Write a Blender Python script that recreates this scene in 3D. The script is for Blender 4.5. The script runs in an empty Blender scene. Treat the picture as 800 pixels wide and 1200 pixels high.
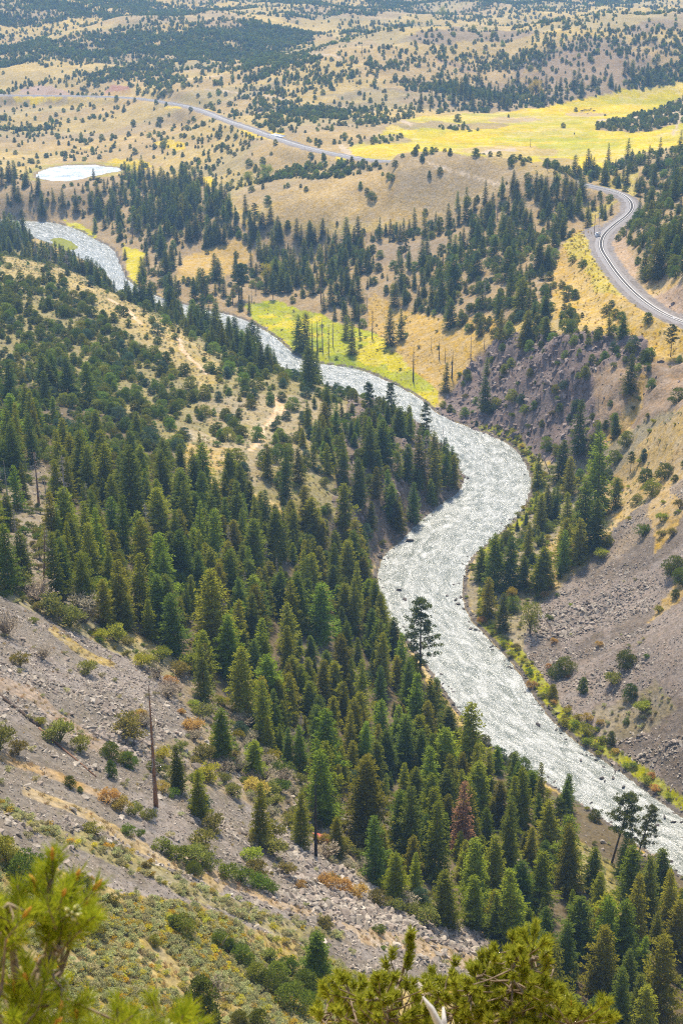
import bpy, bmesh, math, random, time
import numpy as np
from mathutils import Vector
T0 = time.time()
R = np.random.default_rng(7)
random.seed(7)
scene = bpy.context.scene
C = scene.collection

# ------------------------------------------------------------------ camera maths
CAMZ = 220.0
PITCH = math.radians(23.0)
F = 1648.0
cs, sn = math.cos(PITCH), math.sin(PITCH)

def ray(px, py):
    u = (np.asarray(px, float) - 400) / F
    v = (600 - np.asarray(py, float)) / F
    return u, cs + sn * v, -sn + cs * v

def proj(x, y, z):
    dz = z - CAMZ
    dep = cs * y - sn * dz
    up = sn * y + cs * dz
    dep = np.where(dep < 0.5, 0.5, dep)
    return 400 + F * x / dep, 600 - F * up / dep, dep

def at_z(px, py, z):
    u, dy, dz = ray(px, py)
    t = (z - CAMZ) / dz
    return u * t, dy * t, z + 0 * t

# ------------------------------------------------------------------ noise
def _h(ix, iy, s):
    n = (ix.astype(np.int64) * 374761393 + iy.astype(np.int64) * 668265263 + s * 1442695041) & 0xFFFFFFFF
    n = ((n ^ (n >> 13)) * 1274126177) & 0xFFFFFFFF
    n = (n ^ (n >> 16)) & 0xFFFFFFFF
    return n / 4294967295.0

def vnoise(x, y, s=0):
    ix = np.floor(x); iy = np.floor(y)
    fx = x - ix; fy = y - iy
    fx = fx * fx * (3 - 2 * fx); fy = fy * fy * (3 - 2 * fy)
    a = _h(ix, iy, s); b = _h(ix + 1, iy, s); c = _h(ix, iy + 1, s); d = _h(ix + 1, iy + 1, s)
    return (a * (1 - fx) + b * fx) * (1 - fy) + (c * (1 - fx) + d * fx) * fy

def fbm(x, y, wl, octv=4, s=0):
    x = x / wl; y = y / wl
    o = 0; a = 1; t = 0
    for i in range(octv):
        o = o + a * vnoise(x + 17.3 * i, y - 9.1 * i, s + i)
        t += a; a *= 0.5; x = x * 2.03; y = y * 2.03
    return o / t

def inpoly(px, py, poly):
    r = np.zeros(px.shape, bool)
    p = np.asarray(poly, float)
    x0, y0 = p.min(0); x1, y1 = p.max(0)
    m = (px >= x0) & (px <= x1) & (py >= y0) & (py <= y1)
    qx = px[m]; qy = py[m]
    c = np.zeros(qx.shape, bool)
    for i in range(len(p)):
        ax, ay = p[i]; bx, by = p[(i + 1) % len(p)]
        if ay == by: continue
        k = ((ay > qy) != (by > qy)) & (qx < (bx - ax) * (qy - ay) / (by - ay) + ax)
        c ^= k
    r[m] = c
    return r

def segdist(x, y, pl):
    best = np.full(x.shape, 1e9)
    pl = np.asarray(pl, float)
    for i in range(len(pl) - 1):
        ax, ay = pl[i]; bx, by = pl[i + 1]
        dx, dy = bx - ax, by - ay
        L = dx * dx + dy * dy + 1e-9
        t = np.clip(((x - ax) * dx + (y - ay) * dy) / L, 0, 1)
        best = np.minimum(best, (x - ax - t * dx) ** 2 + (y - ay - t * dy) ** 2)
    return np.sqrt(best)

def sstep(a, b, x):
    t = np.clip((x - a) / (b - a), 0, 1)
    return t * t * (3 - 2 * t)

# ------------------------------------------------------------------ the river, in world coordinates
BR = [(-420, 215), (-150, 238), (35, 259), (60, 260), (90, 268), (110, 280), (133, 291), (141, 310), (150, 332), (195, 352), (245, 364), (282, 372),
      (320, 392), (350, 421), (380, 427), (420, 432), (450, 445), (490, 465), (515, 488), (560, 505), (598, 520),
      (617, 545), (623, 570), (610, 602), (570, 638), (548, 655), (540, 690), (545, 720), (570, 747), (600, 777), (640, 840), (680, 875),
      (720, 900), (770, 938), (800, 960), (870, 1003), (980, 1050), (1200, 1110)]
BL = [(-420, 236), (-150, 256), (0, 266), (35, 276), (70, 290), (92, 302), (116, 312), (130, 328), (136, 345), (180, 364), (225, 377), (262, 387),
      (296, 408), (330, 436), (370, 450), (400, 458), (430, 466), (470, 480), (498, 502), (525, 530), (538, 548),
      (544, 560), (540, 574), (515, 592), (490, 612), (468, 636), (446, 652), (441, 690), (452, 722), (486, 760), (515, 800), (545, 845),
      (580, 880), (650, 922), (705, 958), (765, 1003), (860, 1070), (1200, 1190)]
BRw = np.array([at_z(a, b, 0.0)[:2] for a, b in BR])
BLw = np.array([at_z(a, b, 0.0)[:2] for a, b in BL])
def resample(p, n):
    d = np.r_[0, np.cumsum(np.hypot(*np.diff(p, axis=0).T))]
    # smooth with Catmull style by dense linear then box blur
    s = np.linspace(0, d[-1], n)
    q = np.c_[np.interp(s, d, p[:, 0]), np.interp(s, d, p[:, 1])]
    return q
def chaikin(p, k=2):
    for _ in range(k):
        a = p[:-1] * .75 + p[1:] * .25; b = p[:-1] * .25 + p[1:] * .75
        q = np.empty((2 * len(a), 2)); q[0::2] = a; q[1::2] = b
        p = np.r_[p[:1], q, p[-1:]]
    return p
BRs = chaikin(BRw, 1); BLs = chaikin(BLw, 1)
RIVER = np.r_[BRs, BLs[::-1]]
PONDZ = 20.0
POND = np.array([at_z(a, b, PONDZ)[:2] for a, b in [(45, 208), (52, 200), (72, 194.5), (95, 193), (118, 193.5), (136, 196), (139, 200),
       (128, 203), (112, 206), (92, 211), (72, 212.5), (55, 212)]])
POND = chaikin(np.r_[POND, POND[:1]], 3)
_pc = POND.mean(0); _pa = POND - _pc; POND = _pc + _pa * (1 + .14 * (fbm(POND[:, 0], POND[:, 1], 16, 3, 777)[:, None] * 2 - 1) * 1.6)
ISLE = np.array([at_z(a, b, 0)[:2] for a, b in [(58, 280), (72, 278.5), (85, 283), (94, 291), (80, 295), (64, 291)]])

# ------------------------------------------------------------------ terrain control points
CP = []
def cp(px, py, z):
    x, y, zz = at_z(px, py, z); CP.append((float(x), float(y), float(z)))
def w(x, y, z): CP.append((x, y, z))
def slope_plane(px, py):            # the hillside the photographer stands on
    u, dy, dz = ray(px, py)
    t = (220 - 49.3 - .3 * 214) / (-dz - .65 * u - .3 * dy)
    return float(u * t), float(dy * t), float(220 + dz * t)
for p in [(0, 700), (0, 800), (0, 900), (0, 1000), (0, 1100), (0, 1200), (100, 850), (100, 950), (100, 1050), (100, 1200), (183, 945),
          (250, 1050), (250, 1200), (400, 1200), (400, 1100), (540, 1130), (330, 1000), (-300, 1200), (-300, 900), (-300, 700), (-150, 800), (-150, 1000)]:
    w(*slope_plane(*p))
for a in [(100, 750, 66), (250, 880, 55), (200, 830, 59), (420, 1020, 36), (500, 1200, 50), (600, 1200, 30),
          (0, 600, 60), (0, 480, 45), (0, 400, 38), (0, 300, 28), (100, 430, 36), (200, 430, 32), (300, 440, 26), (380, 455, 21), (300, 500, 28), (230, 520, 34),
          (100, 330, 29), (180, 375, 27), (250, 405, 25), (100, 540, 48), (50, 320, 28), (0, 309, 8), (60, 309, 8), (0, 293, 3), (50, 297, 3), (95, 313, 2), (110, 330, 9), (-150, 300, 8), (-150, 280, 3),
          (400, 520, 24), (300, 560, 33), (400, 590, 20), (470, 520, 17), (430, 560, 19), (500, 545, 11), (470, 580, 12), (420, 630, 12), (200, 600, 42), (300, 650, 32), (200, 700, 50),
          (100, 650, 62), (400, 700, 14), (300, 800, 38), (400, 800, 20), (350, 740, 26), (450, 900, 14), (500, 860, 8), (680, 1020, 9), (700, 1100, 12), (800, 1100, 6), (800, 1200, 9),
          (600, 1000, 16), (600, 1100, 24), (500, 1000, 24), (560, 930, 12), (700, 1200, 18),
          (800, 960, 3.5), (800, 850, 13), (800, 700, 24), (800, 620, 32), (800, 560, 36), (800, 480, 46), (740, 850, 6), (740, 760, 14), (700, 700, 11), (680, 800, 4), (640, 750, 3), (700, 640, 14),
          (620, 700, 3), (620, 650, 3), (680, 600, 7), (660, 560, 4), (750, 550, 22), (700, 520, 16), (700, 450, 33), (740, 440, 41),
          (600, 450, 17), (600, 400, 30), (560, 450, 8), (560, 420, 16), (560, 380, 24), (600, 350, 36), (600, 300, 42), (600, 250, 47), (650, 500, 13), (650, 450, 27), (650, 400, 40),
          (500, 420, 8), (500, 380, 15), (520, 330, 26), (450, 380, 5), (450, 340, 14), (450, 290, 24), (500, 270, 32), (400, 300, 15), (350, 300, 9),
          (380, 400, 1.6), (340, 365, 1.5), (420, 415, 1.5), (400, 370, 3), (310, 350, 3), (250, 330, 5), (200, 320, 6), (170, 290, 5), (160, 310, 2),
          (740, 345, 52), (760, 375, 51.5), (800, 387, 52), (705, 290, 53), (720, 262, 53.5), (745, 245, 54), (700, 227, 54), (650, 215, 60), (600, 205, 61), (560, 199, 61), (520, 196, 60), (480, 196, 58), (680, 320, 47), (700, 370, 46), (760, 410, 46),
          (860, 420, 53), (1000, 470, 54), (450, 194.5, 55), (400, 183, 56), (330, 160, 55), (260, 137, 53), (200, 119, 50), (130, 114, 46), (0, 113, 42), (-300, 111, 42),
          (180, 250, 17), (100, 225, 14), (200, 205, 24), (250, 290, 11), (300, 240, 32), (380, 250, 33), (450, 240, 40), (450, 205, 54), (300, 215, 37), (320, 203, 38), (550, 235, 46),
          (750, 200, 64), (800, 180, 74), (800, 225, 76), (800, 270, 72), (770, 300, 64), (760, 320, 60), (800, 345, 66), (690, 200, 57),
          (500, 170, 55), (600, 150, 57), (700, 120, 60), (550, 130, 59), (800, 110, 64), (750, 150, 61), (650, 190, 56),
          (600, 100, 66), (600, 60, 90), (530, 38, 104), (650, 42, 106), (800, 17, 122), (720, 40, 108), (700, 80, 82), (800, 60, 96), (400, 72, 86), (450, 55, 95), (400, 110, 66), (300, 100, 65), (300, 130, 56), (200, 90, 62), (100, 90, 58), (0, 85, 58),
          (100, 150, 29), (0, 150, 30), (200, 150, 36), (0, 200, 21), (300, 170, 50), (250, 190, 34), (330, 185, 46), (370, 200, 48),
          (150, 52, 76), (190, 29, 93), (50, 52, 70), (0, 58, 66), (280, 28, 92), (350, 42, 80), (260, 60, 72), (340, 60, 72),
          (-300, 500, 75), (-300, 400, 60), (-300, 300, 42), (-300, 205, 21), (-300, 150, 32), (-300, 80, 62), (-150, 600, 80), (-150, 450, 58),
          (1100, 1260, 8), (1100, 900, 70), (1100, 700, 76), (1100, 560, 80), (1100, 400, 84), (1100, 250, 100), (1100, 120, 92), (1100, 40, 132), (950, 960, 22), (950, 800, 50), (950, 600, 58), (950, 450, 62), (950, 300, 84),
          (900, 1150, 5), (930, 1220, 8)]:
    cp(*a)
def cpr(px, r, z): 
    th = math.atan2((px - 400) / F, 0.95); w(r * math.sin(th), r * math.cos(th), z)
for a in [(550, 1800, 76), (700, 1800, 76), (550, 2050, 84), (400, 1800, 78), (420, 2200, 86), (800, 1950, 82), (300, 1800, 84), (100, 1880, 80), (-100, 1900, 80), (100, 2150, 104), (0, 2100, 104),
          (250, 2150, 98), (560, 2400, 92), (750, 2300, 90), (900, 2300, 95), (-200, 2200, 110), (100, 2600, 150), (400, 2800, 118), (700, 2800, 112), (400, 3600, 170), (100, 3500, 200), (800, 3500, 150),
          (1000, 2700, 115), (400, 5800, 240), (-200, 5000, 240), (1000, 5000, 220), (1500, 3000, 180), (-700, 3000, 200), (1500, 1200, 130), (-700, 1200, 120), (1500, 600, 110), (-700, 600, 120)]:
    cpr(*a)
for a in [(0, 1, 218.4), (0, 2.5, 216.4), (0, 5, 213), (0, 9, 207.5), (0, 15, 199), (0, 30, 181), (0, 60, 150), (0, 100, 113), (0, 140, 82),
          (-1.2, 3, 216), (-2.5, 5, 213.6), (2.5, 5, 212.6), (-10, 30, 184), (10, 30, 178), (-20, 60, 152), (-30, 90, 124), (20, 60, 145), (32, 100, 98), (60, 140, 50), (40, 140, 66),
          (-60, 60, 165), (-100, 100, 160), (60, 60, 120), (100, 60, 90), (140, 40, 90), (-5, 0.5, 219.2), (5, 0.5, 217.6), (-50, 5, 215), (50, 5, 170), (-15, 5, 218), (15, 5, 208), (-200, 150, 150), (150, 150, 20)]:
    w(*a)
for b in (BRw, BLw):
    for i in range(0, len(b)):
        CP.append((b[i][0], b[i][1], 0.8))
for i in range(0, len(POND), 3): CP.append((POND[i][0], POND[i][1], PONDZ + .4))
CP = np.array(CP)

def lp(x, y):
    return np.arctan2(x, y), np.log(np.hypot(x, y) + 1e-9)
cth, crh = lp(CP[:, 0], CP[:, 1])
cth = np.clip(cth, -1.45, 1.45)
cz = CP[:, 2]
# drop near-duplicate control points
keep = []
for i in range(len(cz)):
    if all((cth[i] - cth[j]) ** 2 + (crh[i] - crh[j]) ** 2 > 1.5e-5 for j in keep): keep.append(i)
cth, crh, cz = cth[keep], crh[keep], cz[keep]
def K(d2): return 0.5 * d2 * np.log(d2 + 1e-12)
n = len(cz)
A = np.zeros((n + 3, n + 3))
A[:n, :n] = K((cth[:, None] - cth) ** 2 + (crh[:, None] - crh) ** 2) + np.eye(n) * 2e-5
A[:n, n] = 1; A[:n, n + 1] = cth; A[:n, n + 2] = crh
A[n:, :n] = A[:n, n:].T
SOL = np.linalg.solve(A, np.r_[cz, 0, 0, 0])
def tps(th, rh):
    o = np.empty(th.shape)
    t = th.ravel(); r = rh.ravel(); q = np.empty(t.shape)
    for i in range(0, len(t), 40000):
        a = t[i:i + 40000, None]; b = r[i:i + 40000, None]
        q[i:i + 40000] = K((a - cth) ** 2 + (b - crh) ** 2) @ SOL[:n] + SOL[n] + SOL[n + 1] * a[:, 0] + SOL[n + 2] * b[:, 0]
    return q.reshape(th.shape)

# ------------------------------------------------------------------ terrain grid
TH = np.r_[np.linspace(-math.pi, -1.3, 14)[:-1], np.linspace(-1.3, -.37, 40)[:-1], np.arange(-.37, .3701, .0018), np.linspace(.37, 1.3, 41)[1:], np.linspace(1.3, math.pi, 14)[1:]]
RH = np.r_[np.arange(math.log(.4), math.log(70), .035), np.arange(math.log(70), math.log(2700), .0036), np.linspace(math.log(2700), math.log(6000), 34)]
GTH, GRH = np.meshgrid(TH, RH)
# coarse TPS then bilinear upsample (smooth anyway)
tc = np.r_[np.linspace(-math.pi, -.38, 40)[:-1], np.arange(-.38, .3801, .006), np.linspace(.38, math.pi, 41)[1:]]
rc = np.arange(RH[0] - .01, RH[-1] + .02, .0085)
gt, gr = np.meshgrid(tc, rc)
cZ = tps(np.clip(gt, -1.45, 1.45), gr)
def lut(tab, xs, ys, x, y):
    i = np.clip(np.searchsorted(xs, x) - 1, 0, len(xs) - 2); j = np.clip(np.searchsorted(ys, y) - 1, 0, len(ys) - 2)
    fx = np.clip((x - xs[i]) / (xs[i + 1] - xs[i]), 0, 1); fy = np.clip((y - ys[j]) / (ys[j + 1] - ys[j]), 0, 1)
    return (tab[j, i] * (1 - fx) + tab[j, i + 1] * fx) * (1 - fy) + (tab[j + 1, i] * (1 - fx) + tab[j + 1, i + 1] * fx) * fy
GZ0 = lut(cZ, tc, rc, GTH, GRH)
GR_ = np.exp(GRH)
GX = GR_ * np.sin(GTH); GY = GR_ * np.cos(GTH)
wb = sstep(1.35, 2.3, np.abs(GTH))
back = 218.5 + np.clip(.10 * GR_, 0, 20)
GZ0 = GZ0 * (1 - wb) + back * wb
GZ0 = np.clip(GZ0, -2, 262)
GPX, GPY, GD = proj(GX, GY, GZ0)
front = (GY > 20) & (np.abs(GTH) < 1.2)
GPX = np.where(front, GPX, -999); GPY = np.where(front, GPY, 3000)
# river distance, signed
near = (GR_ > 200) & (GR_ < 1800) & (np.abs(GTH) < .8)
rd = np.full(GX.shape, 500.0)
rl = np.r_[RIVER, RIVER[:1]]
rd[near] = segdist(GX[near], GY[near], rl)
ins = np.zeros(GX.shape, bool); ins[near] = inpoly(GX[near], GY[near], RIVER)
pd = np.full(GX.shape, 500.0)
m = (GR_ > 1000) & (GR_ < 1700) & (np.abs(GTH) < .5)
pd[m] = segdist(GX[m], GY[m], POND)
pin = np.zeros(GX.shape, bool); pin[m] = inpoly(GX[m], GY[m], POND)
isl = np.zeros(GX.shape, bool); isl[near] = inpoly(GX[near], GY[near], ISLE)
print('grid', GX.shape, round(time.time() - T0, 1))

# ------------------------------------------------------------------ railway centre line
TRK = np.array([at_z(a, b, z)[:2] for a, b, z in [(1200, 520, 54), (1000, 462, 54), (900, 427, 53), (850, 407, 52.5), (800, 385.5, 52), (770, 371, 52), (745, 352, 52), (725, 329, 52.5), (710, 307, 53), (702, 290, 53), (706, 277, 53),
        (720, 264, 53.5), (735, 254, 54), (741, 246, 54), (736, 238, 54), (722, 231.5, 54), (700, 227, 54), (650, 222, 51.5), (600, 214, 51), (560, 208, 51), (520, 202, 51.5), (480, 197.5, 53), (450, 193.5, 55), (420, 188, 55.5), (380, 177, 55.5), (330, 161, 55), (290, 147, 54), (250, 131, 52.5),
        (225, 123, 51.3), (200, 118, 50), (170, 115.5, 48), (130, 114, 46), (60, 113, 43.5), (-100, 111, 42), (-300, 110, 42)]])
TRK = chaikin(TRK, 2)
_td = np.r_[0, np.cumsum(np.hypot(*np.diff(TRK, axis=0).T))]
TRK = resample(TRK, int(_td[-1] / 4))
m = (GR_ > 450) & (GR_ < 2200) & (np.abs(GTH) < .6)
tkd = np.full(GX.shape, 500.0)
tkd[m] = segdist(GX[m], GY[m], TRK[::3])
# height of the bed along the track: smoothed base terrain
def z0(x, y): return lut(GZ0, TH, RH, np.arctan2(x, y), np.log(np.hypot(x, y)))
tz = z0(TRK[:, 0], TRK[:, 1])
k = 31; kp = np.pad(tz, k, mode='edge'); tz = np.convolve(kp, np.ones(2 * k + 1) / (2 * k + 1), 'valid')

# ------------------------------------------------------------------ ground zones: colour, roughness, plant densities
LY = {}
def layer(nm, v=0.0): LY[nm] = np.full(GX.shape, float(v))
for nm in ['rocky', 'conif', 'jun', 'sage', 'rab', 'bush', 'rock', 'tuft', 'snag', 'farj', 'crag']: layer(nm)
COL = np.zeros(GX.shape + (3,))
wx, wy = GX, GY
jit = np.clip(9 * (250 / GR_) + 3, 2, 16)
JX = GPX + (fbm(wx, wy, 14, 4, 11) - .5) * jit * 2.4 + (fbm(wx, wy, 90, 3, 21) - .5) * 16
JY = GPY + (fbm(wx, wy, 14, 4, 12) - .5) * jit * 1.4 + (fbm(wx, wy, 90, 3, 22) - .5) * 6
def paint(poly=None, mask=None, col=None, amt=1.0, clump=None, **kw):
    mk = inpoly(JX, JY, poly) if poly is not None else mask
    if clump is not None:
        wl, th, seed = clump
        mk = mk & (fbm(wx, wy, wl, 3, seed) > th)
    if col is not None:
        COL[mk] = COL[mk] * (1 - amt) + np.array(col) * amt
    for a, v in kw.items(): LY[a][mk] = v
    return mk
def band(pts, wpx, **kw):
    p = np.array(pts, float)
    x0, y0 = p.min(0) - 30; x1, y1 = p.max(0) + 30
    b = (GPX > x0) & (GPX < x1) & (GPY > y0) & (GPY < y1) & front
    mk = np.zeros(GX.shape, bool)
    jx = GPX[b] + (JX[b] - GPX[b]) * .35; jy = GPY[b] + (JY[b] - GPY[b]) * .35
    mk[b] = segdist(jx, jy * 1.0, p) < wpx
    return paint(mask=mk, **kw)
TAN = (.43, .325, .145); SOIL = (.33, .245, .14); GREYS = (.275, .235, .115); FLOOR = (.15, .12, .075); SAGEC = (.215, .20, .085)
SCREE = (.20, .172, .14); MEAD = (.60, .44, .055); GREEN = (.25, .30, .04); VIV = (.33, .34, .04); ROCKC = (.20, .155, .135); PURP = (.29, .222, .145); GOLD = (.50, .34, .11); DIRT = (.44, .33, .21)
COL[:] = TAN
L = {}
# far country
paint([(-500, -200), (1300, -200), (1300, 260), (-500, 260)], col=TAN, farj=.0016, sage=0)
paint([(-500, -200), (1300, -200), (1300, 4), (800, 4), (560, 8), (400, 16), (300, 8), (200, 12), (150, 24), (-500, 34)], col=PURP, amt=.5, farj=.011, clump=(160, .40, 5))
paint([(-500, 20), (0, 8), (200, -5), (300, 6), (210, 12), (120, 20), (60, 32), (0, 34), (-500, 40)], col=PURP, amt=.4, farj=.03)
paint([(-500, 80), (0, 60), (50, 51), (120, 40), (180, 27), (260, 25), (370, 38), (360, 56), (270, 70), (160, 76), (60, 78), (-500, 96)], col=PURP, amt=.5, farj=.026, clump=(60, .22, 6))
paint([(330, 10), (480, -5), (620, -8), (620, 8), (520, 20), (400, 26), (330, 28)], col=PURP, amt=.6, farj=.010, clump=(90, .4, 7))
paint([(400, 28), (490, 30), (470, 44), (400, 46)], farj=.012, clump=(50, .4, 8))
paint([(380, 132), (300, 128), (290, 112), (330, 90), (395, 72), (450, 55), (530, 38), (600, 40), (700, 46), (760, 30), (800, 16), (1300, -20), (1300, 100), (800, 96), (700, 114), (590, 126), (480, 128)], col=PURP, farj=.0048, clump=(40, .30, 9))
paint([(395, 100), (450, 60), (530, 40), (620, 48), (700, 62), (700, 114), (590, 126), (400, 130)], farj=.0095, clump=(45, .32, 10))
paint([(480, 126), (520, 100), (560, 92), (640, 92), (800, 74), (1300, 40), (1300, 98), (800, 96), (700, 114), (590, 127)], farj=.014, conif=.004, clump=(30, .2, 13))
paint([(400, 125), (500, 120), (480, 138), (420, 150), (400, 150)], farj=.012, clump=(30, .35, 14))
for pl in [[(0, 95), (120, 88), (125, 100), (60, 96), (0, 106)], [(85, 88), (200, 74), (200, 84), (150, 92), (85, 96)], [(165, 88), (215, 82), (215, 108), (185, 112), (170, 104)], [(280, 85), (330, 66), (380, 72), (330, 92), (290, 98)], [(285, 70), (360, 62), (360, 78), (290, 80)],
           [(60, 130), (100, 116), (190, 100), (190, 108), (100, 128)], [(0, 148), (55, 140), (70, 130), (78, 134), (60, 148), (0, 155)],
           [(50, 178), (80, 165), (200, 156), (205, 165), (190, 185), (110, 190), (55, 182)], [(190, 165), (270, 150), (275, 162), (240, 172), (190, 175)], [(130, 150), (200, 138), (260, 150), (200, 152), (150, 156)],
           [(300, 150), (330, 120), (400, 118), (400, 150)], [(30, 185), (75, 172), (75, 183), (40, 192)], [(300, 148), (400, 140), (400, 150), (310, 156)]]:
    paint(pl, farj=.012, clump=(28, .38, 15))
paint([(-400, 120), (0, 120), (200, 125), (330, 165), (250, 200), (0, 195), (-400, 190)], farj=.0036, clump=(35, .5, 16))
paint([(108, 113), (120, 103), (130, 97), (145, 99), (160, 107), (168, 113)], col=(.36, .20, .14), farj=.0005)
paint([(5, 112), (28, 100), (50, 96), (72, 100), (86, 112)], col=(.40, .29, .22), farj=.0005)
# knoll and the rail corridor
KN = [(245, 250), (255, 228), (300, 214), (380, 206), (450, 197), (520, 200), (600, 210), (640, 222), (560, 240), (480, 262), (380, 272), (300, 262)]
paint(KN, col=TAN, farj=.0003, tuft=.01)
paint([(430, 200), (560, 190), (640, 205), (600, 225), (450, 235), (400, 225)], col=PURP, amt=.45, farj=.0006)
paint([(240, 215), (262, 203), (300, 196), (450, 192), (440, 200), (400, 208), (330, 210), (262, 224)], col=MEAD, amt=.4, farj=.013, conif=0, clump=(30, .2, 18))
# meadow
MD = [(396, 190), (404, 172), (440, 158), (478, 136), (520, 130), (590, 126.5), (700, 113), (800, 95), (1300, 60), (1300, 160), (800, 172), (735, 185), (680, 205), (640, 212), (560, 196), (520, 190), (450, 190)]
far_ = (GR_ > 900) & (GPY < 260)
paint(mask=far_ & (fbm(wx * .45, wy, 60, 4, 301) > .54), col=(.33, .27, .15), amt=.7)
paint(mask=far_ & (fbm(wx * .4, wy, 75, 4, 302) > .56), col=(.52, .38, .15), amt=.6)
paint(mask=far_ & (fbm(wx * .5, wy, 90, 4, 303) > .60), col=(.36, .25, .16), amt=.35)
LY['farj'] *= np.where(far_, 3.0 * sstep(.46, .62, fbm(wx * .6, wy, 48, 4, 304)) + .45, 1)
paint(MD, col=MEAD, farj=.00003, jun=0, tuft=0)
mm = inpoly(JX, JY, MD)
paint(mask=mm, col=GREEN, amt=.35, clump=(60, .58, 31))
paint(mask=mm, col=(.55, .44, .18), amt=.6, clump=(45, .56, 33))
paint(mask=mm & (fbm(wx * .35, wy * 1.6, 26, 4, 34) > .55), col=(.34, .34, .06), amt=.45)
for cx, cy, a, b, c in [(505, 146, 48, 5, PURP), (688, 131, 26, 4, DIRT), (565, 146, 28, 4, PURP), (600, 139, 30, 4, DIRT), (650, 191, 28, 5, SOIL), (452, 163, 30, 6, PURP), (470, 176, 60, 6, MEAD), (660, 163, 90, 3, (.36, .36, .06)), (600, 178, 60, 7, (.46, .34, .16)), (690, 172, 60, 4, (.40, .38, .06))]:
    paint(mask=((JX - cx) / a) ** 2 + ((JY - cy) / b) ** 2 < 1, col=c, amt=.75)
paint([(400, 158), (470, 156), (470, 170), (410, 168)], farj=.006, clump=(25, .4, 19))
paint([(512, 144), (560, 146), (560, 155), (510, 152)], farj=.004)
paint([(694, 152), (705, 143), (740, 134), (770, 128), (800, 108), (1300, 80), (1300, 150), (800, 140), (790, 146), (760, 153)], col=SOIL, farj=.016)
paint([(560, 185), (700, 200), (690, 222), (640, 222), (570, 205)], col=(.36, .27, .13), farj=.003, rab=.004)
for cx, cy, a, b in [(152, 193, 26, 6), (202, 169, 16, 5), (240, 213, 16, 7), (310, 158, 30, 5), (60, 114, 80, 1.6), (225, 130, 30, 2)]:
    paint(mask=((JX - cx) / a) ** 2 + ((JY - cy) / b) ** 2 < 1, col=MEAD, amt=.8)
paint(mask=pd < 12, col=(.33, .30, .09), amt=.7, farj=.002)
paint(mask=pd < 3.5 + 4 * (fbm(wx, wy, 15, 2, 78) - .5), col=(.26, .19, .13), amt=.8)
# country between the pond, the knoll and the river bend
paint([(-400, 215), (60, 214), (160, 203), (235, 210), (262, 225), (245, 250), (300, 266), (400, 276), (470, 268), (560, 242), (620, 222), (690, 228), (745, 250), (700, 285), (660, 330), (640, 350), (600, 365),
       (520, 470), (420, 430), (330, 390), (150, 335), (100, 268), (40, 258), (-400, 215)], col=SOIL, farj=0, jun=.007, conif=.006)
paint([(75, 222), (120, 205), (235, 213), (250, 240), (300, 268), (240, 300), (170, 300), (130, 262), (80, 255)], jun=.014, conif=.014, clump=(28, .33, 40))
paint([(-400, 200), (20, 205), (50, 215), (60, 245), (30, 256), (-400, 235)], conif=.012, jun=.006)
paint([(190, 215), (260, 235), (320, 262), (300, 290), (240, 292), (190, 280), (150, 262)], conif=.026, jun=.012)
paint([(300, 268), (360, 275), (420, 285), (440, 300), (430, 345), (330, 345), (300, 330)], conif=.024, jun=.010, clump=(22, .3, 41))
paint([(400, 278), (470, 268), (540, 245), (620, 224), (690, 230), (670, 268), (600, 275), (540, 282), (470, 300), (410, 300)], conif=.022, jun=.014, clump=(25, .25, 42))
paint([(520, 280), (640, 268), (655, 285), (640, 320), (600, 362), (500, 372), (450, 352), (470, 320)], jun=.026, conif=.014, clump=(22, .25, 43))
paint([(440, 285), (520, 276), (530, 290), (480, 305), (440, 312)], jun=.004, conif=.002, col=PURP)
paint([(200, 330), (215, 300), (280, 282), (300, 300), (260, 325)], col=GOLD, amt=.7, jun=.001, conif=.001)
paint([(436, 345), (500, 372), (575, 368), (590, 385), (545, 440), (505, 462), (470, 432), (430, 395)], col=GOLD, amt=.75, jun=.0006, conif=0, bush=.006, tuft=.05)
paint([(285, 352), (330, 352), (400, 378), (440, 392), (470, 426), (515, 466), (508, 482), (470, 456), (430, 438), (350, 424), (305, 382)], col=VIV, jun=0, conif=0, bush=.006, tuft=.05)
vm = inpoly(JX, JY, [(285, 352), (330, 352), (400, 378), (440, 392), (470, 426), (515, 466), (508, 482), (470, 456), (430, 438), (350, 424), (305, 382)])
paint(mask=vm, col=(.54, .43, .04), amt=.7, clump=(22, .5, 44))
paint(mask=vm, col=(.13, .20, .03), amt=.6, clump=(16, .62, 45))
paint([(140, 285), (166, 298), (160, 335), (148, 335)], col=(.52, .44, .03), jun=0, conif=0)
paint([(72, 258), (90, 262), (112, 276), (96, 277)], col=(.46, .42, .04), jun=0, conif=0)
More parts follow.
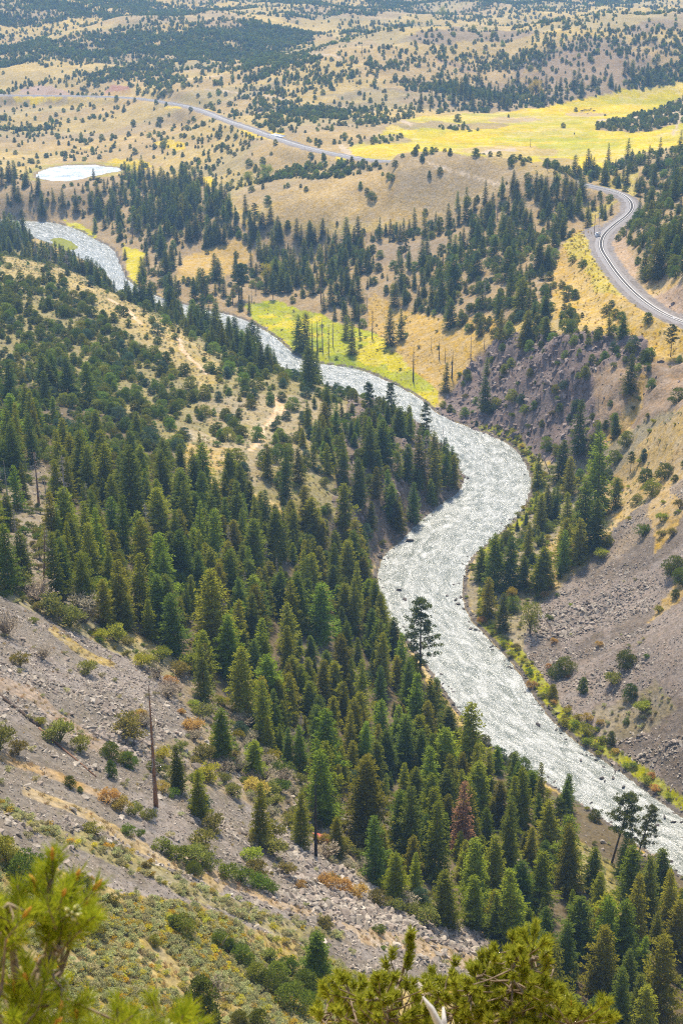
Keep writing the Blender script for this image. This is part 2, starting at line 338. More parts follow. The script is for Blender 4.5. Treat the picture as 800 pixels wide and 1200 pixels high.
# rail corridor slopes, hillside above
paint([(742, 205), (800, 185), (1300, 110), (1300, 480), (900, 420), (800, 345), (770, 350), (740, 318), (722, 278), (748, 246)], col=SOIL, jun=.034, conif=.006, farj=0)
paint([(640, 205), (700, 195), (760, 185), (800, 178), (800, 215), (745, 235), (690, 225), (640, 222)], jun=.024, conif=.006, farj=0, clump=(20, .3, 46))
paint([(712, 266), (736, 275), (748, 300), (745, 335), (722, 312), (710, 290)], col=(.40, .29, .19), jun=.0008, rock=.05, conif=0)
paint([(740, 330), (800, 322), (1000, 380), (1000, 440), (800, 382), (760, 360)], col=(.46, .33, .16), jun=.001, conif=0, rab=.04)
paint([(768, 340), (800, 325), (1000, 380), (1000, 430), (802, 376), (785, 366)], col=(.38, .28, .20), rocky=.5, jun=.002, rab=0, crag=.03)
paint([(640, 320), (655, 296), (672, 272), (702, 266), (695, 290), (705, 320), (735, 355), (780, 385), (850, 420), (1100, 520), (1100, 560), (840, 450), (780, 425), (700, 390), (650, 372)], col=GOLD, amt=.65, jun=.0015, conif=0, rab=.02, tuft=.05)
paint([(660, 285), (700, 262), (690, 290), (708, 330), (740, 362), (700, 350), (680, 315), (662, 305)], col=(.45, .36, .09), rab=.09, jun=.001)
paint([(720, 205), (745, 200), (748, 230), (720, 250), (690, 262), (690, 240), (725, 245), (735, 228), (700, 224)], col=(.42, .34, .12), rab=.03, jun=.002)
# rock face under the line
paint([(512, 486), (530, 452), (560, 412), (600, 392), (650, 390), (700, 398), (758, 402), (765, 440), (735, 505), (700, 535), (650, 545), (600, 518), (560, 503)], col=ROCKC, rocky=1, jun=.011, conif=.002, bush=.012, rock=.1, tuft=.01, rab=0, crag=.22)
paint([(600, 395), (660, 350), (700, 385), (680, 420), (640, 430), (560, 470), (540, 450)], jun=.03)
paint([(690, 440), (760, 420), (830, 430), (1000, 520), (1000, 600), (800, 480), (745, 500), (700, 500)], col=(.30, .22, .15), jun=.006, rocky=.5, crag=.012)
paint([(700, 520), (750, 440), (762, 430), (752, 470), (720, 530)], col=GOLD, amt=.6, jun=.001)
paint([(540, 280), (640, 285), (652, 300), (640, 345), (640, 366), (690, 388), (735, 392), (745, 420), (700, 425), (640, 420), (600, 410), (560, 400), (520, 380)], jun=.035, conif=.006)
paint([(560, 420), (640, 400), (740, 412), (750, 440), (720, 500), (640, 535), (560, 500)], jun=.018)
# right slope
paint([(570, 520), (640, 545), (700, 535), (745, 500), (830, 470), (1200, 480), (1200, 1300), (960, 1070), (800, 962), (690, 880), (610, 780), (548, 700), (560, 640), (620, 600)], col=(.27, .23, .15), jun=.0012, bush=.010, rock=.12, sage=.05, conif=0)
paint([(600, 700), (640, 640), (700, 585), (740, 530), (800, 478), (1200, 300), (1200, 520), (800, 575), (740, 605), (690, 655), (640, 700)], col=(.43, .31, .14), amt=.8, rock=.05, jun=.0016, bush=.006, tuft=.06)
TAL = [(606, 790), (618, 742), (640, 705), (690, 655), (740, 600), (800, 560), (1200, 440), (1200, 1200), (980, 1062), (800, 952), (700, 872), (650, 838)]
paint([(556, 640), (600, 600), (640, 560), (690, 590), (700, 640), (640, 690), (618, 735), (585, 735), (556, 700)], conif=.012, jun=.014, bush=.05)
paint([(600, 545), (650, 540), (700, 560), (690, 600), (640, 600)], conif=.010, jun=.014, bush=.03)
paint(TAL, col=(.18, .148, .12), rocky=.12, jun=.0001, bush=.0006, rock=2.8, sage=.002, tuft=0)
tm = inpoly(JX, JY, TAL)
paint(mask=tm, col=(.30, .25, .215), amt=.6, clump=(18, .55, 51))
paint([(780, 540), (800, 600), (770, 650), (760, 600)], col=GOLD, amt=.7, rock=.1, bush=.01)
paint([(786, 690), (800, 670), (900, 700), (900, 740), (800, 700), (760, 730)], col=GOLD, amt=.6, rock=.1, bush=.02)
paint([(800, 520), (1100, 420), (1100, 500), (800, 600), (700, 672)], col=(.36, .28, .19), amt=.4)
paint([(690, 830), (760, 800), (790, 830), (740, 860), (700, 870)], col=(.27, .23, .14), amt=.6, rock=.8, sage=.12)
# left bench
paint([(-500, 262), (0, 276), (60, 296), (150, 345), (250, 385), (330, 436), (430, 466), (520, 520), (548, 560), (500, 620), (440, 655), (400, 625), (330, 590), (250, 560), (150, 520), (0, 470), (-500, 420)], col=GREYS, jun=.015, farj=0, conif=0, sage=.05, tuft=.05, bush=.002)
paint([(-500, 262), (0, 250), (40, 278), (136, 330), (180, 350), (262, 370), (330, 432), (400, 452), (400, 470), (330, 450), (240, 402), (150, 358), (60, 308), (0, 300), (-500, 290)], conif=.028, jun=.016, clump=(25, .28, 60))
paint([(0, 300), (60, 308), (150, 352), (220, 392), (210, 410), (140, 372), (60, 330), (0, 326)], col=TAN, amt=.7, jun=.003, conif=0)
paint([(-500, 310), (0, 328), (70, 345), (140, 385), (200, 425), (240, 470), (200, 500), (150, 500), (0, 455), (-500, 400)], jun=.05, clump=(25, .24, 61))
paint([(110, 360), (150, 360), (240, 410), (270, 440), (240, 460), (180, 412)], col=TAN, amt=.6, jun=.006)
paint([(250, 395), (330, 440), (400, 470), (300, 462), (250, 440)], jun=.03)
paint([(210, 500), (240, 470), (330, 462), (420, 470), (400, 500), (330, 540), (300, 575), (220, 530)], col=(.33, .27, .16), jun=.014, clump=(22, .3, 62))
paint([(215, 520), (270, 525), (270, 545), (240, 560), (215, 540)], col=GOLD, amt=.5, jun=.0006)
paint([(410, 460), (500, 492), (535, 545), (548, 562), (500, 615), (445, 652), (400, 640), (390, 590), (400, 520)], col=(.21, .165, .125), rocky=.75, jun=.006, conif=.015, bush=.012, rock=.1, sage=.01, crag=.12)
paint([(360, 460), (440, 470), (470, 500), (420, 560), (370, 560), (340, 500)], conif=.016, jun=.020, clump=(20, .3, 63))
# left forest
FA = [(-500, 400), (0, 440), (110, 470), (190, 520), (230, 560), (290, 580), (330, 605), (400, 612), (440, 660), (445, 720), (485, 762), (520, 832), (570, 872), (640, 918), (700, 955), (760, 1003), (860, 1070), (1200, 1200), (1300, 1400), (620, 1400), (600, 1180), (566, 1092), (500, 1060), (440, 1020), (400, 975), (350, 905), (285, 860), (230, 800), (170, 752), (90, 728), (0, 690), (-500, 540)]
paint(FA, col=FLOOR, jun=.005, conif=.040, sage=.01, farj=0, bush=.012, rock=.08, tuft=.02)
paint([(-500, 400), (0, 440), (110, 470), (190, 520), (210, 555), (120, 560), (0, 520), (-500, 450)], jun=.045, conif=.005, sage=0)
paint([(0, 560), (40, 530), (60, 560), (75, 620), (70, 700), (30, 690), (0, 650)], col=(.24, .20, .14), jun=.003, conif=.003, rock=.4, bush=.05)
paint([(640, 975), (660, 965), (730, 1030), (760, 1080), (700, 1075), (660, 1020)], col=(.28, .24, .10), conif=.002, jun=.001, sage=.12)
paint([(600, 1010), (660, 1040), (720, 1120), (770, 1200), (700, 1200), (600, 1120), (560, 1060)], conif=.034)
# scree of the foreground, brush beyond, sage slope below
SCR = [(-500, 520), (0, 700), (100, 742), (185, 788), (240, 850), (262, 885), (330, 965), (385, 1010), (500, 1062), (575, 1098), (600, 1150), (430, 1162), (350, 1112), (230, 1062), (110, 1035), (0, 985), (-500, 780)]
paint(SCR, col=SCREE, rocky=.1, rock=3.6, conif=0, jun=0, sage=.012, bush=.003, tuft=.01)  # ground colour darkened to paint the shade in gaps between the rocks
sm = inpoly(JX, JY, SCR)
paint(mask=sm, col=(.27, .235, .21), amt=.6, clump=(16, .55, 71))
paint([(225, 790), (262, 830), (330, 890), (400, 965), (450, 1030), (560, 1085), (500, 1075), (385, 1015), (330, 970), (262, 930), (200, 930), (180, 880), (240, 850), (190, 792)], col=(.27, .22, .15), rock=.5, bush=.11, sage=.08, conif=.0025, jun=.002)
paint([(-500, 500), (0, 676), (90, 722), (185, 772), (200, 800), (90, 745), (0, 702), (-500, 540)], col=(.28, .24, .13), rock=.2, bush=.09, sage=.07, conif=0, jun=0)
for pts, wd, cc in [([(30, 925), (100, 955), (160, 990), (200, 1012), (260, 1040)], 6, (.42, .32, .18)), ([(-60, 850), (0, 883), (60, 905), (100, 925), (125, 935)], 4, (.42, .29, .15)), ([(-60, 770), (0, 800), (40, 815), (60, 835), (110, 870), (150, 890)], 7, (.34, .26, .19)), ([(430, 1098), (500, 1112), (560, 1128), (600, 1130)], 11, (.42, .32, .21)),
                ([(210, 1000), (260, 1030), (330, 1062), (430, 1095)], 4, (.40, .30, .19)), ([(60, 740), (100, 770), (130, 780)], 5, (.40, .30, .12))]:
    band(pts, wd, col=cc, amt=.75, rock=.35, tuft=.3)
for pts, wd in [([(95, 985), (130, 1000), (175, 1020), (220, 1045), (290, 1070), (320, 1085), (350, 1090)], 10), ([(0, 940), (30, 960), (60, 975), (90, 990)], 7), ([(350, 1090), (400, 1100)], 5), ([(330, 1098), (350, 1108), (400, 1150), (450, 1190)], 14)]:
    band(pts, wd, col=(.30, .26, .11), amt=.6, rock=.3, sage=.5, rab=.12)
SG = [(-500, 780), (0, 985), (40, 1010), (110, 1037), (170, 1050), (230, 1064), (300, 1092), (352, 1112), (420, 1160), (440, 1200), (600, 1500), (-900, 1500)]
paint(SG, col=(.32, .25, .11), rocky=0, rock=.03, sage=1.1, rab=.45, crag=0, conif=0, jun=0, bush=.004, tuft=.4)
# bank strips
rightbank = (rd < 9) & (~ins) & (GX > 10) & (GPX > 560) & (GPY < 1000) & (GPY > 495) & (GX > np.interp(GY, BRw[::-1, 1][np.argsort(BRw[::-1, 1])], BRw[::-1, 0][np.argsort(BRw[::-1, 1])]) - 12)
rb = rightbank & (rd > .8) & (rd < 5.5 + 4 * (fbm(wx, wy, 20, 2, 80) - .5))
paint(mask=rb, col=(.25, .25, .04), rocky=0, rock=.1, bush=.10, jun=0, sage=.05, tuft=.3)
paint(mask=(rd < 1.6) & (~ins), col=(.15, .13, .11), rock=.6)
paint(mask=isl, col=(.24, .25, .05), bush=.14)
paint([(-80, 258), (33, 262), (36, 292), (-80, 290)], conif=.07)
# tracks and trails
for pts, wd in [([(128, 352), (150, 366), (166, 381)], 1.6), ([(208, 396), (214, 410), (232, 427), (244, 440)], 1.9), ([(326, 470), (322, 485), (308, 500), (306, 515), (292, 527)], 2.6), ([(322, 470), (330, 480)], 4)]:
    band(pts, wd, col=(.62, .44, .28), jun=0, sage=0, tuft=0, bush=0)
for pts, wd in [([(480, 190), (520, 185), (548, 181)], 1.3), ([(560, 181), (580, 177), (605, 176)], 1.5), ([(797, 128), (792, 145), (788, 158)], 1.6), ([(700, 140), (770, 135), (800, 130)], 1.2), ([(205, 97), (260, 93)], .7), ([(240, 107), (290, 112), (340, 116)], .8), ([(355, 63), (400, 72)], .8), ([(500, 205), (560, 222), (600, 232)], 1.2), ([(400, 120), (440, 127)], 1.0), ([(470, 140), (482, 146)], 2.0), ([(400, 172), (412, 181)], 3)]:
    band(pts, wd, col=(.50, .40, .28), farj=0)
paint(mask=tkd < 6.5, col=(.25, .225, .21), jun=0, conif=0, farj=0, rab=0, rock=0, sage=0, tuft=0, bush=0)
paint([(683, 270), (700, 268), (712, 278), (705, 300), (722, 330), (712, 332), (694, 300), (686, 285)], col=(.25, .225, .21), jun=0, rab=.003, rock=.02, sage=0)
for a in ('crag', 'jun', 'conif', 'farj', 'rab', 'bush', 'sage', 'tuft', 'rock'):
    LY[a][(tkd < 4.0) | ins | pin] = 0
for a in ('jun', 'conif', 'farj'):
    LY[a][tkd < 9] = 0; LY[a][rd < 1.5] = 0
_l = COL.mean(-1, keepdims=True); COL = np.clip((_l + (COL - _l) * 1.16) * .90, .01, .8)
print('zones', round(time.time() - T0, 1))

# ------------------------------------------------------------------ final heights
amp = sstep(60, 200, GR_)
det = (fbm(wx, wy, 260, 3, 90) - .5) * 2 * np.clip((GR_ - 1150) / 600, 0, 1) * 16
det += (1 - np.abs(2 * fbm(wx, wy, 130, 3, 99) - 1) - .75) * 12 * np.clip((GR_ - 1150) / 400, 0, 1)
det += (fbm(wx, wy, 55, 3, 91) - .5) * 2 * (1.3 + 2.5 * sstep(900, 1600, GR_)) * amp
det += (fbm(wx, wy, 9, 3, 92) - .5) * .8 * amp
ridg = 1 - np.abs(2 * fbm(wx, wy, 17, 4, 93) - 1)
rk = LY['rocky']
det += rk * (ridg - .75) * 13 + rk * (fbm(wx, wy, 5, 3, 94) - .5) * 3.2
flatten = sstep(4, 30, rd) * sstep(5, 16, tkd) * sstep(8, 40, pd)
GZ = GZ0 + det * flatten
# blend to banks
wbk = sstep(0, 11, rd)
GZ = np.where(ins, -.25 - .35 * np.clip(rd, 0, 4), (.25 + .16 * rd + (fbm(wx, wy, 3, 2, 97) - .4) * .5) * (1 - wbk) + np.maximum(GZ, .4) * wbk)
GZ = np.where(isl, np.maximum(GZ, .2 + .12 * segdist(GX, GY, np.r_[ISLE, ISLE[:1]])) if isl.any() else GZ, GZ)
wp = sstep(0, 26, pd)
GZ = np.where(pin, PONDZ - .3 - .05 * pd, np.where(pd < 200, (PONDZ + .2 + .03 * pd) * (1 - wp) + (np.maximum(GZ, PONDZ + .3) * (1 - sstep(28, 70, pd)) + GZ * sstep(28, 70, pd)) * wp, GZ))
# rail bed
mt = tkd < 22
if mt.any():
    q = TRK[::3]; qz = tz[::3]
    xs = GX[mt]; ys = GY[mt]
    idx = np.empty(xs.shape, int)
    for i in range(0, len(xs), 20000):
        idx[i:i + 20000] = np.argmin((xs[i:i + 20000, None] - q[:, 0]) ** 2 + (ys[i:i + 20000, None] - q[:, 1]) ** 2, axis=1)
    wt = sstep(4.5, 20, tkd[mt])
    GZ[mt] = qz[idx] * (1 - wt) + GZ[mt] * wt
# the low rise that hides the line behind the tan knoll
_tth, _trr = np.arctan2(TRK[:, 0], TRK[:, 1]), np.hypot(TRK[:, 0], TRK[:, 1])
_m = (_tth > .028) & (_tth < .185) & (_trr > 900); _o = np.argsort(_tth[_m])
_rt = np.interp(GTH, _tth[_m][_o], _trr[_m][_o]); _dr = _rt - GR_
GZ += 8.0 * sstep(5, 15, _dr) * (1 - sstep(45, 110, _dr)) * sstep(.030, .040, GTH) * (1 - sstep(.155, .172, GTH)) * (_dr > 0)
def height(x, y):
    return lut(GZ, TH, RH, np.arctan2(x, y), np.log(np.hypot(x, y) + 1e-9))
def tab(nm, x, y): return lut(LY[nm], TH, RH, np.arctan2(x, y), np.log(np.hypot(x, y) + 1e-9))

def cast(px, py):
    """where the view ray through a photo pixel meets the ground"""
    u, dy, dz = ray(px, py)
    t = 25.0
    pt = t
    while t < 5000:
        x, y, z = u * t, dy * t, CAMZ + dz * t
        if z < float(height(np.array([x]), np.array([y]))[0]):
            a, b = pt, t
            for _ in range(14):
                mth = (a + b) / 2
                if CAMZ + dz * mth < float(height(np.array([u * mth]), np.array([dy * mth]))[0]): b = mth
                else: a = mth
            t = b
            x, y = u * t, dy * t
            return float(x), float(y), float(height(np.array([x]), np.array([y]))[0]), float(t)
        pt = t; t *= 1.006
    return float(u * t), float(dy * t), 100.0, float(t)

# ------------------------------------------------------------------ helpers
def link(o, parent=None):
    C.objects.link(o)
    if parent is not None: o.parent = parent
    return o
def tag(o, label=None, cat=None, group=None, kind=None):
    if label: o['label'] = label
    if cat: o['category'] = cat
    if group: o['group'] = group
    if kind: o['kind'] = kind
    return o
def mkmesh(name, V, Fc, mats, midx=None, smooth=False, fn=None):
    """V n x 3, Fc m x k (k = 3 or 4) or list of such arrays"""
    me = bpy.data.meshes.new(name)
    Fl = Fc if isinstance(Fc, list) else [Fc]
    Fl = [np.asarray(f, np.int32) for f in Fl if len(f)]
    tot = np.concatenate([np.full(len(f), f.shape[1], np.int32) for f in Fl])
    li = np.concatenate([f.ravel() for f in Fl])
    me.vertices.add(len(V)); me.vertices.foreach_set('co', np.asarray(V, np.float32).ravel())
    me.loops.add(len(li)); me.loops.foreach_set('vertex_index', li)
    me.polygons.add(len(tot))
    st = np.r_[0, np.cumsum(tot)[:-1]].astype(np.int32)
    me.polygons.foreach_set('loop_start', st)
    me.polygons.foreach_set('loop_total', tot)
    if midx is not None: me.polygons.foreach_set('material_index', np.asarray(midx, np.int32))
    if smooth: me.polygons.foreach_set('use_smooth', np.ones(len(tot), bool))
    for m_ in mats: me.materials.append(m_)
    me.update(calc_edges=True)
    return me
def addobj(name, me, parent=None, loc=None):
    o = bpy.data.objects.new(name, me)
    if loc is not None: o.location = loc
    return link(o, parent)
class G:
    """collects faces of one mesh"""
    def __init__(s): s.V = []; s.Q = []; s.T = []; s.n = 0
    def add(s, V, Q=None, T=None):
        V = np.asarray(V, float).reshape(-1, 3)
        if Q is not None and len(Q): s.Q.append(np.asarray(Q) + s.n)
        if T is not None and len(T): s.T.append(np.asarray(T) + s.n)
        s.V.append(V); s.n += len(V)
    def leaves(s, P, D, Ln, W, up=None):
        P = np.asarray(P); D = np.asarray(D, float); D = D / (np.linalg.norm(D, axis=1, keepdims=True) + 1e-9)
        N_ = len(P)
        rnd = R.normal(size=(N_, 3)) if up is None else up + R.normal(size=(N_, 3)) * .35
        S = np.cross(D, rnd); S /= (np.linalg.norm(S, axis=1, keepdims=True) + 1e-9)
        Ln = np.broadcast_to(Ln, (N_,))[:, None]; W = np.broadcast_to(W, (N_,))[:, None]
        a = P; b = P + D * Ln * .45 + S * W * .5; c = P + D * Ln; d = P + D * Ln * .45 - S * W * .5
        V = np.stack([a, b, c, d], 1).reshape(-1, 3)
        s.add(V, np.arange(N_ * 4).reshape(-1, 4))
    def tube(s, pts, rad, k=6, cap=True):
        pts = np.asarray(pts, float); m_ = len(pts)
        rad = np.broadcast_to(rad, (m_,))
        d = np.gradient(pts, axis=0); d /= (np.linalg.norm(d, axis=1, keepdims=True) + 1e-9)
        ref = np.array([0.31, 0.92, 0.11]); 
        if abs(d[0] @ ref) > .93: ref = np.array([1., 0, 0])
        a = np.cross(d, ref); a /= (np.linalg.norm(a, axis=1, keepdims=True) + 1e-9); b = np.cross(d, a)
        an = np.arange(k) * 2 * math.pi / k
        V = pts[:, None] + (a[:, None] * np.cos(an)[None, :, None] + b[:, None] * np.sin(an)[None, :, None]) * rad[:, None, None]
        q = []
        for i in range(m_ - 1):
            for j in range(k):
                q.append((i * k + j, i * k + (j + 1) % k, (i + 1) * k + (j + 1) % k, (i + 1) * k + j))
        t = []
        if cap:
            for i0 in (0, (m_ - 1) * k):
                for j in range(1, k - 1): t.append((i0, i0 + j, i0 + j + 1) if i0 else (i0, i0 + j + 1, i0 + j))
        s.add(V.reshape(-1, 3), q, t)
    def box(s, c, sz, rz=0.0):
        x, y, z = np.array(sz) / 2
        P = np.array([(-x, -y, -z), (x, -y, -z), (x, y, -z), (-x, y, -z), (-x, -y, z), (x, -y, z), (x, y, z), (-x, y, z)])
        cr, sr = math.cos(rz), math.sin(rz)
        P = np.c_[P[:, 0] * cr - P[:, 1] * sr, P[:, 0] * sr + P[:, 1] * cr, P[:, 2]] + np.array(c)
        s.add(P, [(0, 3, 2, 1), (4, 5, 6, 7), (0, 1, 5, 4), (1, 2, 6, 5), (2, 3, 7, 6), (3, 0, 4, 7)])
    def mesh(s, name, mat, smooth=False):
        V = np.concatenate(s.V)
        F_ = []
        if s.Q: F_.append(np.concatenate(s.Q))
        if s.T: F_.append(np.concatenate(s.T))
        return mkmesh(name, V, F_, [mat], smooth=smooth)

# ------------------------------------------------------------------ materials
def newmat(name):
    m_ = bpy.data.materials.new(name); m_.use_nodes = True
    nt = m_.node_tree; nt.nodes.clear()
    return m_, nt, nt.nodes, nt.links
def leafmat(name, c1, c2, trans=.35, var=.5, c3=None, gloss=.0):
    """foliage: two tones mixed leaf by leaf, shifted plant by plant"""
    m_, nt, N_, Lk = newmat(name)
    geo = N_.new('ShaderNodeNewGeometry'); oi = N_.new('ShaderNodeObjectInfo')
    mix = N_.new('ShaderNodeMix'); mix.data_type = 'RGBA'
    Lk.new(geo.outputs['Random Per Island'], mix.inputs[0])
    mix.inputs[6].default_value = (*c1, 1); mix.inputs[7].default_value = (*c2, 1)
    hsv = N_.new('ShaderNodeHueSaturation')
    mr = N_.new('ShaderNodeMapRange'); mr.inputs[3].default_value = 1 - var * .55; mr.inputs[4].default_value = 1 + var * .55
    Lk.new(oi.outputs['Random'], mr.inputs[0])
    Lk.new(mr.outputs[0], hsv.inputs['Value'])
    mm_ = N_.new('ShaderNodeMath'); mm_.operation = 'MULTIPLY'; mm_.inputs[1].default_value = 7.13
    fr = N_.new('ShaderNodeMath'); fr.operation = 'FRACT'
    mh = N_.new('ShaderNodeMapRange'); mh.inputs[3].default_value = .5 - .035 * var * 2; mh.inputs[4].default_value = .5 + .03 * var * 2
    Lk.new(oi.outputs['Random'], mm_.inputs[0]); Lk.new(mm_.outputs[0], fr.inputs[0]); Lk.new(fr.outputs[0], mh.inputs[0]); Lk.new(mh.outputs[0], hsv.inputs['Hue'])
    src = mix.outputs[2]
    if c3 is not None:
        tc_ = N_.new('ShaderNodeTexCoord'); nz = N_.new('ShaderNodeTexNoise'); nz.inputs['Scale'].default_value = 1.3; nz.inputs['Detail'].default_value = 1
        Lk.new(tc_.outputs['Object'], nz.inputs['Vector'])
        rp = N_.new('ShaderNodeMapRange'); rp.inputs[1].default_value = .5; rp.inputs[2].default_value = .62
        Lk.new(nz.outputs['Fac'], rp.inputs[0])
        m2 = N_.new('ShaderNodeMix'); m2.data_type = 'RGBA'; Lk.new(rp.outputs[0], m2.inputs[0]); Lk.new(src, m2.inputs[6]); m2.inputs[7].default_value = (*c3, 1)
        src = m2.outputs[2]
    Lk.new(src, hsv.inputs['Color'])
    d = N_.new('ShaderNodeBsdfDiffuse'); t = N_.new('ShaderNodeBsdfTranslucent'); ms = N_.new('ShaderNodeMixShader'); ms.inputs[0].default_value = trans
    Lk.new(hsv.outputs[0], d.inputs[0]); Lk.new(hsv.outputs[0], t.inputs[0]); Lk.new(d.outputs[0], ms.inputs[1]); Lk.new(t.outputs[0], ms.inputs[2])
    o = N_.new('ShaderNodeOutputMaterial'); Lk.new(ms.outputs[0], o.inputs[0])
    return m_
def noisemat(name, c1, c2, scale=3, rough=.9, bump=.3, stretch=(1, 1, 1), metal=0.0, rnd=0.0):
    m_, nt, N_, Lk = newmat(name)
    tc_ = N_.new('ShaderNodeTexCoord'); mp = N_.new('ShaderNodeMapping'); mp.inputs['Scale'].default_value = stretch
    nz = N_.new('ShaderNodeTexNoise'); nz.inputs['Scale'].default_value = scale; nz.inputs['Detail'].default_value = 4
    Lk.new(tc_.outputs['Object'], mp.inputs[0]); Lk.new(mp.outputs[0], nz.inputs['Vector'])
    rp = N_.new('ShaderNodeMapRange'); rp.inputs[1].default_value = .35; rp.inputs[2].default_value = .65
    Lk.new(nz.outputs['Fac'], rp.inputs[0])
    mix = N_.new('ShaderNodeMix'); mix.data_type = 'RGBA'; Lk.new(rp.outputs[0], mix.inputs[0]); mix.inputs[6].default_value = (*c1, 1); mix.inputs[7].default_value = (*c2, 1)
    src = mix.outputs[2]
    if rnd:
        oi = N_.new('ShaderNodeObjectInfo'); mr = N_.new('ShaderNodeMapRange'); mr.inputs[3].default_value = 1 - rnd; mr.inputs[4].default_value = 1 + rnd
        hsv = N_.new('ShaderNodeHueSaturation'); Lk.new(oi.outputs['Random'], mr.inputs[0]); Lk.new(mr.outputs[0], hsv.inputs['Value']); Lk.new(src, hsv.inputs['Color']); src = hsv.outputs[0]
    p = N_.new('ShaderNodeBsdfPrincipled'); Lk.new(src, p.inputs['Base Color']); p.inputs['Roughness'].default_value = rough; p.inputs['Metallic'].default_value = metal
    p.inputs['Specular IOR Level'].default_value = .25
    b = N_.new('ShaderNodeBump'); b.inputs['Strength'].default_value = bump; b.inputs['Distance'].default_value = .05; Lk.new(nz.outputs['Fac'], b.inputs['Height']); Lk.new(b.outputs[0], p.inputs['Normal'])
    o = N_.new('ShaderNodeOutputMaterial'); Lk.new(p.outputs[0], o.inputs[0])
    return m_
M = {}
M['fir'] = leafmat('fir needles', (.125, .152, .013), (.31, .345, .032), .52, .65)
M['firdark'] = leafmat('dark fir needles', (.078, .110, .015), (.20, .245, .035), .5, .4)
M['firyel'] = leafmat('yellow green fir needles', (.15, .175, .010), (.32, .32, .024), .45, .35)
M['jun'] = leafmat('juniper scales', (.125, .165, .020), (.28, .32, .045), .5, .6)
M['junblue'] = leafmat('blue juniper scales', (.070, .120, .060), (.14, .20, .10), .4, .3)
M['pine'] = leafmat('pine needles', (.065, .095, .020), (.17, .20, .04), .42, .35)
M['rust'] = leafmat('rust red needles', (.24, .115, .06), (.34, .19, .10), .3, .3)
M['sage'] = leafmat('sage leaves', (.30, .31, .14), (.50, .48, .22), .3, .5)
M['rab'] = leafmat('rabbitbrush', (.42, .33, .03), (.60, .47, .05), .3, .45)
M['rabg'] = leafmat('green yellow rabbitbrush', (.34, .33, .06), (.54, .44, .07), .3, .5)
M['olive'] = leafmat('olive bush leaves', (.16, .17, .035), (.26, .24, .05), .3, .5)
M['green'] = leafmat('green bush leaves', (.10, .155, .018), (.17, .21, .03), .3, .4)
M['lime'] = leafmat('lime willow leaves', (.22, .25, .025), (.38, .37, .04), .35, .5)
M['orange'] = leafmat('orange bush leaves', (.36, .23, .06), (.50, .35, .09), .3, .4)
M['twig'] = leafmat('grey tan twigs', (.26, .22, .15), (.38, .33, .22), .1, .4)
M['gold'] = leafmat('golden cottonwood leaves', (.42, .34, .03), (.58, .45, .04), .35, .2)
M['cott'] = leafmat('yellow green cottonwood leaves', (.24, .29, .03), (.34, .36, .04), .35, .3)
M['tuft'] = leafmat('dry grass', (.42, .32, .15), (.55, .43, .22), .2, .4)
M['bark'] = noisemat('bark', (.07, .05, .037), (.14, .10, .075), 8, .95, .6, (1, 1, .25))
M['redbark'] = noisemat('orange brown dead bark', (.17, .09, .05), (.28, .16, .10), 6, .95, .6, (1, 1, .2))
M['blackbark'] = noisemat('charred bark', (.02, .017, .016), (.06, .05, .045), 6, .95, .6, (1, 1, .2))
M['deadwood'] = noisemat('weathered grey wood', (.22, .19, .165), (.38, .34, .30), 6, .9, .5, (1, 1, .15))
M['palewood'] = noisemat('bleached wood', (.42, .40, .38), (.60, .58, .55), 9, .8, .5, (1, 1, .15))
M['rockm'] = noisemat('talus rock', (.245, .212, .17), (.48, .42, .345), 1.1, .9, .4, rnd=.38)
M['rockr'] = noisemat('brown talus rock', (.20, .165, .135), (.40, .33, .27), 1.1, .9, .4, rnd=.38)
M['wet'] = noisemat('river boulder', (.05, .043, .04), (.15, .125, .11), 2.0, .55, .4, rnd=.3)
M['white'] = noisemat('white paint', (.72, .73, .74), (.80, .80, .80), 3, .5, .05)
M['steel'] = noisemat('galvanised steel', (.42, .43, .45), (.55, .56, .58), 3, .45, .05, metal=.6)
M['pole'] = noisemat('pole timber', (.16, .11, .075), (.24, .17, .12), 5, .9, .3, (1, 1, .1))
M['crag'] = noisemat('dark crag rock', (.15, .115, .10), (.36, .285, .24), .35, .95, .5, rnd=.35)
M['ballast'] = noisemat('rail ballast', (.20, .185, .18), (.33, .31, .30), 2.5, .95, .8)
M['rail'] = noisemat('polished rail', (.70, .66, .60), (.78, .74, .68), 1, .5, .02, metal=.0)
M['tie'] = noisemat('sleeper timber', (.19, .17, .15), (.26, .235, .21), 3, .9, .3)
M['redpaint'] = noisemat('faded red paint', (.30, .035, .022), (.42, .12, .08), 2.5, .6, .2)
M['dark'] = noisemat('dark glass and rubber', (.02, .02, .022), (.04, .04, .045), 3, .4, .1)
M['hide'] = noisemat('black cattle hide', (.018, .015, .014), (.05, .04, .035), 2, .8, .1)
M['hider'] = noisemat('brown cattle hide', (.12, .05, .025), (.19, .09, .045), 2, .8, .1)

